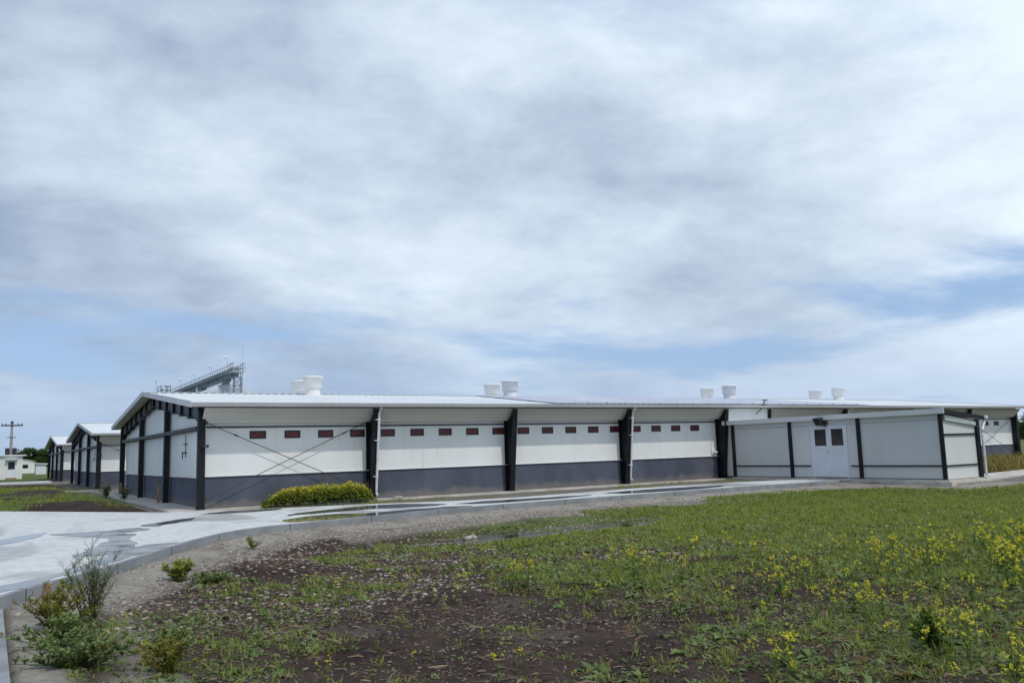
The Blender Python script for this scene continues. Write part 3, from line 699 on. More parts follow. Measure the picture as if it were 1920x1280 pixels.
# ------------------------------------------------------------------ annex
def build_annex():
    r = empty('entrance_annex', (0, 0, 0), 'low grey-walled annex with double door projecting from the long barn', 'annex')
    XA, XB, YF = 24.16, 26.45, -10.90
    DY0, DY1, DT = -6.78, -5.0, 2.24
    m = MB()
    m.box(XA, XA+.1, DY1, -.02, .07, 2.5); m.box(XA, XA+.1, YF, DY0, .07, 2.5); m.box(XA, XA+.1, DY0, DY1, DT, 2.5)
    m.box(XB-.1, XB, YF, -.02, .07, 2.2)
    m.hexa([(XA+.1, YF, .07), (XB-.1, YF, .07), (XB-.1, YF+.1, .07), (XA+.1, YF+.1, .07), (XA+.1, YF, 2.48), (XB-.1, YF, 2.24), (XB-.1, YF+.1, 2.24), (XA+.1, YF+.1, 2.48)])
    m.build('wall', 'annex_panel', r)
    m = MB().box(XA-.012, XA, DY1+.08, -.6, 2.268, 2.285).box(XA-.012, XA, YF, DY0-.08, 2.268, 2.285); m.build('panel_seam', 'seam', r)
    m = MB().box(XA-.02, XA+.02, YF, -.02, .0, .085); m.build('base_trim', 'joint', r)
    for y in (-.55, -3.9, -7.35, YF+.04):
        MB().box(XA-.08, XA-.002, y-.075, y+.075, -.02, 2.5).build('post', 'steel', r)
    MB().box(XB-.17, XB+.02, YF-.10, YF-.002, -.02, 2.26).build('post', 'steel', r)
    for ya, yb in ((-3.8, -.66), (DY1+.12, -4.0), (-7.25, DY0-.12), (YF+.12, -7.45)):
        MB().box(XA-.06, XA-.002, min(ya, yb), max(ya, yb), .535, .585).build('rail', 'steel', r)
    for z, n in ((.535, 0), (1.68, 1)): MB().box(XA+.0, XB-.2, YF-.06, YF-.002, z, z+.05+.012*n).build('rail', 'steel', r)
    # roof: one slope falling away from the yard
    XR0, XR1, Y0, Y1 = XA-.16, XB+.32, -.02, YF-.18
    za, zb = 2.66, 2.40
    m = MB(); m.hexa([(XR0, Y1, za-.10), (XR1, Y1, zb-.10), (XR1, Y0, zb-.10), (XR0, Y0, za-.10), (XR0, Y1, za-.02), (XR1, Y1, zb-.02), (XR1, Y0, zb-.02), (XR0, Y0, za-.02)])
    y = Y1+.1
    while y < Y0-.1: m.hexa([(XR0, y, za-.02), (XR1, y, zb-.02), (XR1, y+.08, zb-.02), (XR0, y+.08, za-.02), (XR0, y, za+.012), (XR1, y, zb+.012), (XR1, y+.08, zb+.012), (XR0, y+.08, za+.012)]); y += .33
    m.build('roof', 'white_roof', r)
    MB().box(XR0-.03, XR0, Y1-.03, Y0, za-.17, za+.03).build('fascia', 'fascia', r)
    m = MB(); m.hexa([(XR0+.01, Y1-.035, za-.18), (XR1-.1, Y1-.035, zb-.17), (XR1-.1, Y1-.005, zb-.17), (XR0+.01, Y1-.005, za-.18), (XR0+.01, Y1-.035, za-.01), (XR1-.1, Y1-.035, zb-.01), (XR1-.1, Y1-.005, zb-.01), (XR0+.01, Y1-.005, za-.01)])
    m.build('end_beam', 'steel', r)
    m = MB(); m.tube([(XA+.15, YF-.10, 2.34), (XB-.25, YF-.10, 2.08)], .028, 8); m.hexa([(XA+.05, YF-.10, 2.26), (XB-.22, YF-.10, 2.02), (XB-.22, YF-.06, 2.02), (XA+.05, YF-.06, 2.26), (XA+.05, YF-.10, 2.44), (XB-.22, YF-.10, 2.18), (XB-.22, YF-.06, 2.18), (XA+.05, YF-.06, 2.44)])
    m.build('end_flashing', 'white_roof', r)
    m = MB(); m.box(XR1, XR1+.12, Y1-.06, Y0, zb-.13, zb+.0); m.build('gutter', 'downspout', r, bevel=.02)
    m = MB(); m.tube([(XR1+.06, Y1+.06, zb-.12), (XR1+.05, Y1+.06, zb-.22), (XB+.05, Y1-.0, zb-.55), (XB+.03, Y1-.0, zb-.7), (XB+.03, Y1-.0, .22), (XB+.07, Y1-.0, .14), (XB+.24, Y1-.01, .10)], .045, 10)
    m.build('downspout', 'downspout', r)
    # double door
    d = MB(); x0, x1 = XA-.035, XA+.05; ym = (DY0+DY1)/2
    d.box(x0, x1, DY0, DY0+.06, .07, DT).box(x0, x1, DY1-.06, DY1, .07, DT).box(x0, x1, DY0+.06, DY1-.06, DT-.06, DT)
    dr = d.build('double_door', 'door_white', r)
    for (ya, yb) in ((DY0+.06, ym-.004), (ym+.004, DY1-.06)):
        m = MB(); a, b_ = ya+.12, yb-.12; zb_, zt_ = 1.40, 2.10; xf, xbk = XA-.028, XA+.02
        m.box(xf, xbk, ya, a, .10, DT-.065).box(xf, xbk, b_, yb, .10, DT-.065).box(xf, xbk, a, b_, zt_, DT-.065).box(xf, xbk, a, b_, 1.29, zb_).box(xf, xbk, a, b_, .10, .22)
        n = 5; wv = (b_-a)/n
        for i in range(n): m.box(xf+.012, xbk-.01, a+i*wv+.003, a+(i+1)*wv-.003, .22, 1.29)
        lf = m.build('door_leaf', 'door_white', dr)
        MB().box(XA+.0, XA+.01, a, b_, zb_, zt_).build('pane', 'glass_grey' if ya < ym-.5 else 'glass_dark', lf)
    m = MB(); m.box(XA-.06, XA-.028, ym+.05, ym+.075, 1.06, 1.22); m.tube([(XA-.065, ym+.06, 1.15), (XA-.065, ym+.2, 1.15)], .012, 6); m.build('handle', 'galv', dr)
    # flood lamp over the door
    fl = MB(); fl.tube([(XA-.0, -5.86, 2.34), (XA-.10, -5.82, 2.36)], .04, 8); fl.bar((XA-.12, -5.82, 2.22), (XA-.12, -5.80, 2.46), .05, .10); fl.tube([(XA-.08, -5.86, 2.38), (XA-.12, -5.92, 2.52), (XA-.16, -6.05, 2.64), (XA-.2, -6.15, 2.66)], .011, 6)
    lb = fl.build('flood_lamp', 'dark_box', r)
    m = MB(); m.hexa([(XA-.30, -5.75, 2.27), (XA-.16, -5.75, 2.25), (XA-.16, -5.50, 2.25), (XA-.30, -5.50, 2.27), (XA-.42, -5.80, 2.56), (XA-.14, -5.80, 2.60), (XA-.14, -5.42, 2.60), (XA-.42, -5.42, 2.56)])
    m.build('lamp_head', 'dark_box', lb)
    m = MB(); m.hexa([(XA-.318, -5.72, 2.30), (XA-.312, -5.72, 2.30), (XA-.312, -5.53, 2.30), (XA-.318, -5.53, 2.30), (XA-.42, -5.76, 2.54), (XA-.414, -5.76, 2.54), (XA-.414, -5.46, 2.54), (XA-.42, -5.46, 2.54)])
    m.build('lens', 'glass_grey', lb)
    m = MB(); m.box(XA-.5, XB+.5, YF-.45, -.45, -.3, .0); m.box(XA-.14, XB+.1, YF-.14, -.45, .0, .055); m.build('floor_slab', 'slab', r)
    return r
build_annex()
slab_poly('path', [(27.2, -11.0), (27.2, -9.2), (60, -3), (60, -5.2)], -.3, -.02, 'slab')

# ------------------------------------------------------------------ silos and gantry behind the barns
def silo(x, y, ze, za, rad, label):
    r = empty('grain_silo', (x, y, 0), label, 'silo', 'grain silos under the conveyor gantry')
    n = 34; m = MB(); prof = []
    z = 0
    while z < ze: prof += [(rad, z), (rad+.04, z+.28)]; z += .56
    m.lathe(prof, n=n); m.build('body', 'silo', r, smooth=True)
    m = MB()
    for j in range(n):
        a0, a1, am = 2*math.pi*j/n, 2*math.pi*(j+1)/n, 2*math.pi*(j+.82)/n
        def p(a, t, dz=0): rr = rad*1.03*(1-t)+.55*t; return (rr*math.cos(a), rr*math.sin(a), ze+(za-.5-ze)*t+dz)
        m.quad(p(a0, 0, .24), p(am, 0), p(am, 1), p(a0, 1, .06)); m.quad(p(am, 0), p(a1, 0, .24), p(a1, 1, .06), p(am, 1))
    m.build('roof', 'silo', r)
    m = MB(); m.lathe([(.6, za-.55), (.6, za), (.3, za+.25), (.05, za+.3)], n=16); m.build('cap', 'gantry', r)
    m = MB(); a = -1.9
    for sd in (-.25, .25):
        pts = [((rad*1.05*(1-t)+.7*t)*math.cos(a)-sd*math.sin(a), (rad*1.05*(1-t)+.7*t)*math.sin(a)+sd*math.cos(a), ze+.2+(za-.5-ze)*t) for t in (0, 1)]
        m.tube(pts, .03, 5)
    for i in range(18):
        t = i/17; rr = rad*1.05*(1-t)+.7*t; m.bar((rr*math.cos(a)-.25*-math.sin(a)*1, rr*math.sin(a)-.25*math.cos(a), ze+.2+(za-.5-ze)*t), (rr*math.cos(a)+.25*-math.sin(a), rr*math.sin(a)+.25*math.cos(a), ze+.2+(za-.5-ze)*t), .04, .04)
    m.build('ladder', 'galv', r)
    return r
silo(24.3, 101.3, 10.2, 13.35, 6.4, 'nearest grain silo, its whole ribbed metal cone showing over the barn roof')
silo(24.0, 116.0, 10.2, 13.35, 6.4, 'second grain silo, its cone half hidden behind the nearest cone')
def gantry():
    r = empty('conveyor_gantry', (24, 92, 0), 'long dark steel conveyor gantry passing over the silo tops', 'conveyor')
    y0, y1 = 1.0, 57.0; zb = 14.0
    m = MB(); m.box(-.5, .5, y0+2, y1, zb-.62, zb-.05)
    y = y0+2
    while y < y1: m.box(-.6, -.5, y, y+.12, zb-.66, zb+.0).box(.5, .6, y, y+.12, zb-.66, zb+.0); y += 1.5
    m.box(-.75, .75, y0, y1, zb-.05, zb+.03); m.build('deck', 'gantry', r)
    m = MB(); m.box(-.45, .45, y0+3, y1, zb+.05, zb+.6); m.build('conveyor_trough', 'gantry', r)
    for sx in (-.72, .72):
        m = MB(); y = y0
        while y <= y1: m.box(sx-.03, sx+.03, y, y+.06, zb, zb+1.1); y += 1.6
        m.box(sx-.03, sx+.03, y0, y1, zb+1.05, zb+1.11).box(sx-.025, sx+.025, y0, y1, zb+.55, zb+.6); m.build('railing', 'gantry', r)
    m = MB(); m.box(-.85, .9, y0-.6, y0+2.2, zb-.12, zb+.04)
    for sx in (-.82, .87):
        for yy in (y0-.55, y0+.8, y0+2.1): m.box(sx-.03, sx+.03, yy-.03, yy+.03, zb, zb+1.25)
        for zz in (.5, 1.2): m.box(sx-.03, sx+.03, y0-.55, y0+2.1, zb+zz, zb+zz+.06)
    m.box(-.82, .87, y0-.58, y0-.52, zb+1.2, zb+1.26).box(-.82, .87, y0-.58, y0-.52, zb+.5, zb+.56); m.build('end_platform', 'galv', r)
    m = MB(); m.box(-.45, .45, y0+1.0, y0+3.2, zb+.06, zb+.8); m.box(-.4, .4, y0+5.5, y0+7.4, zb-.95, zb-.1); m.build('drive_housing', 'gantry', r)
    m = MB()                                          # lattice tower under the free end
    cs = [(-.45, y0-.2), (.55, y0-.2), (.55, y0+.9), (-.45, y0+.9)]
    for cx_, cy_ in cs: m.tube([(cx_, cy_, 0), (cx_, cy_, zb-.1)], .05, 6)
    z = 0.0
    while z < zb-1.2:
        for i in range(4):
            a, b_ = cs[i], cs[(i+1) % 4]; m.tube([(*a, z), (*b_, z+1.2)], .035, 5, False); m.tube([(*a, z+1.2), (*b_, z)], .035, 5, False); m.tube([(*a, z+1.2), (*b_, z+1.2)], .035, 5, False)
        z += 1.2
    m.build('support_tower', 'gantry', r)
    m = MB(); m.tube([(.9, y0+1.0, zb), (.9, y0+1.0, zb+4.2)], .025, 5); m.build('antenna_mast', 'galv', r)
    m = MB(); m.tube([(-.50, 26, zb-.75), (-.66, 26, zb-.75)], .5, 16); m.build('round_cover', 'lampw', r)
    # elevator head at the far end
    m = MB(); m.box(-1.6, .2, y1-2, y1+1.5, zb-6, zb-.4)
    for sx, sy in ((-1.6, y1-2), (.2, y1-2), (.2, y1+1.5), (-1.6, y1+1.5), (-.7, y1-2)): m.box(sx-.07, sx+.07, sy-.07, sy+.07, zb-6, zb+2.3)
    for zz in (.6, 1.4, 2.2): m.box(-1.7, .3, y1-2.06, y1-1.96, zb+zz, zb+zz+.1).box(-1.7, -1.6, y1-2, y1+1.5, zb+zz, zb+zz+.1)
    m.build('elevator_frame', 'gantry', r)
    m = MB(); m.tube([(-.2, y1-1, zb-.8), (-.2, y1-1, zb+1.6)], .28, 12); m.tube([(-1.15, y1-1, zb-.8), (-1.15, y1-1, zb+1.9)], .22, 12); m.lathe([(.05, 2.9), (.55, 2.6), (.6, 2.3), (.5, 2.25)], (-.1, y1-1, zb-.1), 14); m.build('elevator_head', 'galv', r)
    m = MB(); m.tube([(-2.0, y1+1, zb-6), (-2.0, y1+1, zb+3.2)], .05, 6); m.box(-2.15, -1.85, y1+.85, y1+1.15, zb+3.2, zb+3.5); m.build('lightning_rod', 'galv', r)
    for i, (yy, h) in enumerate(((3.2, 2.2), (13.5, 2.0), (26.0, 2.0), (37.5, 2.0), (49.5, 1.9))):
        m = MB(); m.tube([(-1.05, yy, zb+1.0), (-1.05, yy, zb+h)], .035, 6); m.tube([(-1.05, yy, zb+h), (-1.25, yy, zb+h+.06)], .03, 6); o = m.build('lamp_post', 'galv', r)
        m = MB(); m.lathe([(.02, .2), (.16, .16), (.22, .02), (.16, -.1), (.02, -.16)], (-1.3, yy, zb+h), 12); m.build('lamp_globe', 'lampw', o, smooth=True)
    return r
gantry()

# ------------------------------------------------------------------ small buildings, pole and trees on the left
def cabin(name, label, cat, x0, x1, y0, y1, h, rise=0.0, mt='cabin'):
    r = empty(name, (x0, y0, 0), label, cat); w_, d_ = x1-x0, y1-y0
    m = MB(); m.box(0, w_, 0, d_, -.1, h)
    i = 0.0
    while i < w_: m.box(i, i+.015, -.012, 0, .1, h-.06); i += .5
    m.build('wall', mt, r)
    m = MB()
    if rise:
        prof = [(-.12, h-.02)]+[(w_*k/8, h+rise*math.sin(math.pi*k/8)) for k in range(9)]+[(w_+.12, h-.02)]
        for (a, za), (b_, zb) in zip(prof[:-1], prof[1:]): m.hexa([(a, -.15, za), (b_, -.15, zb), (b_, d_+.1, zb), (a, d_+.1, za), (a, -.15, za+.09), (b_, -.15, zb+.09), (b_, d_+.1, zb+.09), (a, d_+.1, za+.09)])
        m.poly([(a, -.01, z) for a, z in prof[1:-1]]+[(w_, -.01, h-.1), (0, -.01, h-.1)][0:2])
    else:
        m.hexa([(-.25, -.3, h), (w_+.35, -.3, h-.16), (w_+.35, d_+.1, h-.16), (-.25, d_+.1, h), (-.25, -.3, h+.14), (w_+.35, -.3, h-.02), (w_+.35, d_+.1, h-.02), (-.25, d_+.1, h+.14)])
    m.build('roof', 'white_roof', r)
    return r
r = cabin('site_cabin', 'white cabin with half-glazed door at the left edge below the utility pole', 'cabin', -12.0, -2.35, 90.0, 96.0, 2.86)
m = MB(); dx = 12-3.98; m.box(dx, dx+.12, -.05, -.0, .12, 2.15).box(dx+.83, dx+.95, -.05, 0, .12, 2.15).box(dx+.12, dx+.83, -.05, 0, 2.03, 2.15).box(dx+.12, dx+.83, -.04, 0, .12, 1.12); m.box(dx-.15, dx+1.1, -.5, 0, 2.25, 2.31)
d = m.build('door', 'door_white', r); MB().box(dx+.12, dx+.83, -.02, -.005, 1.12, 2.03).build('pane', 'glass_grey', d)
MB().box(dx-.1, dx+1.05, -.6, -.0, -.1, .12).build('step', 'brick_step', r)
r = cabin('low_house', 'small white house with curved roof and dark windows far behind the cabin', 'house', -2.5, 2.05, 165.0, 172.0, 2.15, .45)
for a in (1.15, 2.45):
    f = MB().box(a, a+.95, -.04, .0, .95, 1.65).build('window', 'frame_black', r); MB().box(a+.08, a+.87, -.05, -.04, 1.03, 1.57).build('pane', 'glass_dark', f)
r = cabin('storage_shed', 'plain cream shed standing before the low house', 'shed', 1.05, 2.6, 136.0, 139.0, 1.75)
m = MB().box(.15, 1.4, -.02, 0, .05, 1.6); m.build('door', 'door_white', r)
def utility_pole():
    r = empty('utility_pole', (-3.45, 99.8, 0), 'grey concrete utility pole with crossarm and transformers behind the cabin', 'utility pole')
    m = MB(); m.tube([(0, 0, -.2), (0, 0, 7.3)], [.22, .14], 10); m.build('pole', 'pole', r)
    m = MB(); m.box(-1.25, 1.25, -.22, -.10, 6.72, 6.90).box(-.2, .2, -.2, .2, 7.1, 7.3).box(-.5, .5, -.2, -.1, 5.2, 5.3); m.build('crossarm', 'dark_box', r)
    for x in (-1.15, -.7, .7, 1.15, 0): MB().tube([(x, -.16, 6.88 if x else 7.3), (x, -.16, 7.12 if x else 7.5)], [.06, .04], 8).build('insulator', 'rod', r)
    for x in (-.42, .42): MB().tube([(x, -.15, 2.95), (x, -.15, 3.85)], .24, 12).build('transformer', 'dark_box', r)
    return r
utility_pole()

def strips(base, az, el, droop, L, w0, w1, w2, roll=None):
    """leaf strips: three rows of two points each; all arguments are arrays"""
    n = len(base); roll = np.zeros(n) if roll is None else roll
    d0 = np.stack([np.cos(az)*np.cos(el), np.sin(az)*np.cos(el), np.sin(el)], 1)
    e1 = el-droop; d1 = np.stack([np.cos(az)*np.cos(e1), np.sin(az)*np.cos(e1), np.sin(e1)], 1)
    side = np.stack([-np.sin(az), np.cos(az), np.zeros(n)], 1)
    up = np.cross(d0, side); side = side*np.cos(roll)[:, None]+up*np.sin(roll)[:, None]
    p1 = base+d0*(L*.5)[:, None]; p2 = p1+d1*(L*.5)[:, None]
    V = np.stack([base-side*w0[:, None], base+side*w0[:, None], p1-side*w1[:, None], p1+side*w1[:, None], p2-side*w2[:, None], p2+side*w2[:, None]], 1).reshape(-1, 3)
    i = np.arange(n)[:, None]*6
    Fq = np.concatenate([i+np.array([[0, 1, 3, 2]]), i+np.array([[2, 3, 5, 4]])], 1).reshape(-1, 4)
    return V, Fq
def ru(a, b_, n): return rng.uniform(a, b_, n)
def leaf_cloud(name, P, size, mt, parent=None, kind=None, flat=.6):
    n = len(P); L = size*ru(.6, 1.3, n); w_ = L*ru(.28, .42, n)
    V, Fq = strips(P, ru(0, 6.283, n), ru(-flat, 1.0, n), ru(.1, .9, n), L, w_*.25, w_, w_*.2, ru(-.8, .8, n))
    T = np.repeat(np.stack([rng.random(n), (rng.random(n) < .06)*1.0, rng.random(n)], 1), 6, 0)
    return np_mesh(name, V, Fq, mt, parent, T, kind=kind)
def tree(x, y, h, rad, label, cat='tree', nl=2600, group=None, trunk_h=.35, leaf=.22):
    r = empty('broadleaf_tree', (x, y, -.15), label, cat, group)
    m = MB(); th = h*trunk_h; m.tube([(0, 0, -.1), (.04, .02, th*.6), (.0, .05, th), (.05, .0, h*.72)], [h*.030, h*.024, h*.019, h*.006], 9)
    cl = []
    for k in range(14):
        a = random.uniform(0, 6.28); zz = random.uniform(.34, .9)*h; rr = rad*math.sqrt(max(.05, 1-((zz/h-.56)/.48)**2))*random.uniform(.35, .85)
        c = (rr*math.cos(a), rr*math.sin(a), zz); cl.append(c)
        m.tube([(0, 0, th*random.uniform(.6, 1.3)), (c[0]*.5, c[1]*.5, (th+zz)/2), c], [h*.011, h*.008, h*.003], 6)
    m.build('trunk', 'bark', r)
    pts = []
    for c in cl:
        k = int(nl/len(cl)); q_ = rng.normal(0, 1, (k, 3)); q_ /= np.linalg.norm(q_, axis=1)[:, None]; q_ *= (rng.random(k)**.45)[:, None]*rad*random.uniform(.30, .48)*np.array([1, 1, .8]); pts.append(q_+np.array(c))
    leaf_cloud('crown', np.concatenate(pts), leaf, 'treeleaf', r)
    return r
G = 'trees behind the far barn'
tree(1.6, 205, 4.9, 3.0, 'low round tree at the left end of the tree clump beside the cabin', group=G, nl=5200, leaf=.42, trunk_h=.14)
tree(4.0, 203, 5.9, 3.4, 'tallest dark green tree in the middle of the clump behind the low house', group=G, nl=6500, leaf=.42, trunk_h=.14)
tree(6.8, 202, 5.5, 3.2, 'dark green tree touching the gable of the farthest barn', group=G, nl=6000, leaf=.42, trunk_h=.14)
tree(9.2, 206, 4.8, 2.6, 'small tree mostly hidden by the gable of the farthest barn', group=G, nl=4000, leaf=.42, trunk_h=.14)
tree(67.9, 7.0, 3.6, 2.1, 'green tree at the right edge beyond the end of the long barn', trunk_h=.1, nl=7000, leaf=.2)

def post(x, y, h, label, w_=.09, name='marker_post', cat='post', group=None, mt='wood', lean=(0, 0)):
    z = float(height(np.array([x]), np.array([y]))[0])
    m = MB(); m.bar((x, y, z-.15), (x+lean[0], y+lean[1], z+h), w_, w_*.8, (0, 1, 0)); o = m.build(name, mt, bevel=.006); tag(o, label, cat, group); return o
post(-.16, 6.95, .80, 'thin pale timber post standing against the gable of the nearest barn', .11, group='posts beside the gable')
post(-.1, 18.6, .62, 'short timber post at the far corner of the nearest barn gable', .11, group='posts beside the gable')
post(-5.30, -17.1, .36, 'short wooden stake in the concrete slope at lower left', .10, 'wooden_stake', 'stake', lean=(.03, .02))

# ------------------------------------------------------------------ plants and stones of the field
def wxy(s, t): return CAM.x+.846*s+.532*t, CAM.y-.532*s+.846*t
def field_points(n, s0, s1, t0, t1):
    s = ru(s0, s1, n); t = t0+(t1-t0)*rng.random(n); x, y = wxy(s, t)
    return x, y, s, t
def in_view(s, t): return np.abs(s) < .66*t+.8
def plant_strips(x, y, z, per, L0, L1, wr, el0, el1, dr0, dr1, spread, tip=.05, base=.35):
    k = len(x); n = int(k*per); i = rng.integers(0, k, n); sc = ru(.6, 1.25, k)[i]
    P = np.stack([x[i]+rng.normal(0, spread, n), y[i]+rng.normal(0, spread, n), z[i]-.008], 1)
    L = ru(L0, L1, n)*sc; w_ = L*wr*ru(.7, 1.3, n)
    V, Fq = strips(P, ru(0, 6.283, n), ru(el0, el1, n), ru(dr0, dr1, n), L, w_*base, w_, w_*tip, rng.normal(0, .35, n))
    hue = rng.random(k)[i]*.6+rng.random(n)*.4
    T = np.repeat(np.stack([hue, (rng.random(n) < .12)*ru(.3, 1, n), hue], 1), 6, 0)
    return V, Fq, T
def join(parts):
    V = []; Fs = []; T = []; o = 0
    for v, f, t in parts: V.append(v); Fs.append(f+o); T.append(t); o += len(v)
    return np.concatenate(V), np.concatenate(Fs), np.concatenate(T)

def scatter_green(dens, s0, s1, t0, t1, thr, sharp=.12):
    n = int(dens*(s1-s0)*(t1-t0)); x, y, s, t = field_points(n, s0, s1, t0, t1)
    d, _ = poly_dist(x, y, KEXT); c = cover(x, y)
    fine = vnoise(x, y, .28, 61)
    keep = in_view(s, t) & (d > np.where(y < -17, .35, 1.5)+np.where(y < -17, .5, 1.2)*(vnoise(x, y, 1.2, 63)-.3)*(x < 15)+1.3*(t > 13.5)*(x < 9)-(x > 15)*.7) & (c+(fine-.5)*.45 > thr+rng.normal(0, sharp, n))
    zz = height(x, y); keep &= zz > -.425+.02*rng.random(n)
    x, y = x[keep], y[keep]
    return x, y, height(x, y)
# broad-leaved weeds: near ones have more and clearer leaves
pw = []
x, y, z = scatter_green(95, -6, 7, 5, 11, .42); pw.append(plant_strips(x, y, z, 8, .03, .085, .26, -.1, .9, .1, .9, .03))
x, y, z = scatter_green(75, -8, 11, 11, 17, .42); pw.append(plant_strips(x, y, z, 7, .05, .11, .28, -.1, 1.0, .1, .9, .05))
x, y, z = scatter_green(24, -8, 21, 17, 31, .40); pw.append(plant_strips(x, y, z, 6, .06, .13, .30, -.1, 1.1, .1, .9, .08))
x, y, z = scatter_green(7, -6, 6, 5.5, 12, .50); pw.append(plant_strips(x, y, z, 7, .09, .17, .22, .1, .9, .3, 1.1, .02))   # larger rosettes
n = 900; x, y, s_, t_ = field_points(n, -5.4, -2.2, 6.6, 11.0); d, _ = poly_dist(x, y, KEXT); k = (d > .45+.5*rng.random(n)) & (vnoise(x, y, .5, 99) > .34); x, y = x[k], y[k]
pw.append(plant_strips(x, y, height(x, y), 10, .025, .07, .27, 0, 1.1, .1, .9, .035))
V, Fq, T = join(pw); tag(np_mesh('field_weeds', V, Fq, 'weed', tint=T), kind='stuff')
pg = []
x, y, z = scatter_green(70, -6, 7, 5, 11, .40, .18); pg.append(plant_strips(x, y, z, 8, .04, .13, .04, .4, 1.5, .1, 1.0, .03))
x, y, z = scatter_green(80, -8, 11, 11, 17, .40, .16); pg.append(plant_strips(x, y, z, 8, .05, .14, .05, .5, 1.5, .1, .9, .05))
x, y, z = scatter_green(80, -8, 21, 17, 32, .34, .14); pg.append(plant_strips(x, y, z, 8, .05, .13, .08, .7, 1.5, .1, .8, .08))
# grass along the kerb's far strip and on the mounds by the barns
n = 2600; x = ru(-14, -1.0, n); y = ru(.2, 40, n); k = (x < -1.1-.05*y) & ~in_poly(x, y, YARD) & (vnoise(x, y, 2.2, 41)*.6+vnoise(x, y, .8, 71)*.4 > .55); x, y = x[k], y[k]
pg.append(plant_strips(x, y, height(x, y), 9, .10, .26, .06, .7, 1.5, .1, .8, .12))
n = 900; x = ru(.5, 23.5, n); y = ru(-2.6, -.5, n); k = ~in_poly(x, y, YARD) & (vnoise(x, y, 1.0, 73) > .52); x, y = x[k], y[k]
pg.append(plant_strips(x, y, height(x, y), 7, .05, .14, .06, .6, 1.5, .1, .8, .06))
V, Fq, T = join(pg); tag(np_mesh('grass', V, Fq, 'grass', tint=T), kind='stuff')
# rusty dry grass at the right, beyond the annex
n = 5200; x = ru(29, 75, n); y = ru(-9.5, -.8, n); k = (y > -8.6+.10*(x-28)) & (x > 29+1.2*(-y-5)); x, y = x[k], y[k]
V, Fq, T = plant_strips(x, y, height(x, y), 9, .30, .78, .035, .9, 1.5, .1, .9, .16)
tag(np_mesh('dry_grass', V, Fq, 'drygrass', tint=T), kind='stuff')

# dead stems and dry leaves lying about
n = 34000; x, y, s, t = field_points(n, -8, 12, 5, 20); d, _ = poly_dist(x, y, KEXT)
k = in_view(s, t) & (d > 1.4) & (vnoise(x, y, .6, 97)+rng.normal(0, .2, n) > .5); x, y = x[k], y[k]; n = len(x)
L = ru(.03, .13, n)*np.where(rng.random(n) < .06, 2.2, 1); w_ = np.where(rng.random(n) < .4, .010, .0035)*ru(.7, 1.4, n)
V, Fq = strips(np.stack([x, y, height(x, y)+ru(.003, .025, n)], 1), ru(0, 6.283, n), ru(-.05, .35, n), ru(0, .5, n), L, w_*.6, w_, w_*.4, ru(-.8, .8, n))
tag(np_mesh('dry_litter', V, Fq, 'straw', tint=np.repeat(np.stack([rng.random(n), (rng.random(n) < .3)*1., rng.random(n)], 1), 6, 0)), kind='stuff')

# stones
ph = (1+5**.5)/2
ICO = np.array([(-1, ph, 0), (1, ph, 0), (-1, -ph, 0), (1, -ph, 0), (0, -1, ph), (0, 1, ph), (0, -1, -ph), (0, 1, -ph), (ph, 0, -1), (ph, 0, 1), (-ph, 0, -1), (-ph, 0, 1)])/1.902
ICF = np.array([(0, 11, 5), (0, 5, 1), (0, 1, 7), (0, 7, 10), (0, 10, 11), (1, 5, 9), (5, 11, 4), (11, 10, 2), (10, 7, 6), (7, 1, 8), (3, 9, 4), (3, 4, 2), (3, 2, 6), (3, 6, 8), (3, 8, 9), (4, 9, 5), (2, 4, 11), (6, 2, 10), (8, 6, 7), (9, 8, 1)])
def stones(name, x, y, z, size, mt='pebble'):
    n = len(x); A = rng.normal(0, 1, (n, 3, 3)); Q = np.linalg.qr(A)[0]
    S = np.stack([ru(.8, 1.3, n), ru(.6, 1.0, n), ru(.35, .7, n)], 1)
    V = ICO[None]*(1+rng.normal(0, .12, (n, 12, 1))); V = np.einsum('nij,nkj->nki', Q, V)*S[:, None]*size[:, None, None]
    V = V+np.stack([x, y, z], 1)[:, None]
    Fq = (np.arange(n)[:, None, None]*12+ICF[None]).reshape(-1, 3)
    T = np.repeat(np.stack([rng.random(n), (rng.random(n) < .2)*.8, rng.random(n)], 1), 12, 0)
    o = np_mesh(name, V.reshape(-1, 3), Fq, mt, tint=T); return tag(o, kind='stuff')
n = 42000; x = ru(-5.8, 19, n); y = ru(-18.5, -7, n); d, _ = poly_dist(x, y, KEXT); gm_, _, _ = masks(x, y)
k = ((gm_ > .35+.4*rng.random(n)) & (d > .7)) | ((d > .02) & (rng.random(n) < .30)); x, y = x[k], y[k]; n = len(x)
stones('gravel', x, y, height(x, y)+.006, .012+.030*rng.random(n)**2)
n = 60000; x, y, s, t = field_points(n, -8, 7, 5, 17); d, _ = poly_dist(x, y, KEXT)
k = in_view(s, t) & (d > 1.0) & (vnoise(x, y, .9, 81)*.6+vnoise(x, y, .25, 83)*.4+rng.normal(0, .13, n) > .46+.045*s.clip(0, 5)); x, y, t = x[k], y[k], t[k]; n = len(x)
stones('pebbles', x, y, height(x, y)+.001, (.005+.022*rng.random(n)**4)*np.clip(t/9, .8, 1.4), 'soil_pebble')
n = 26000; x, y, s, t = field_points(n, -8, 9, 5, 17); d, _ = poly_dist(x, y, KEXT)
k = in_view(s, t) & (d > 1.2) & (vnoise(x, y, .7, 85)+rng.normal(0, .2, n) > .5); x, y = x[k], y[k]; n = len(x)
stones('soil_clods', x, y, height(x, y)-.004, .010+.034*rng.random(n)**2.5, 'clod')
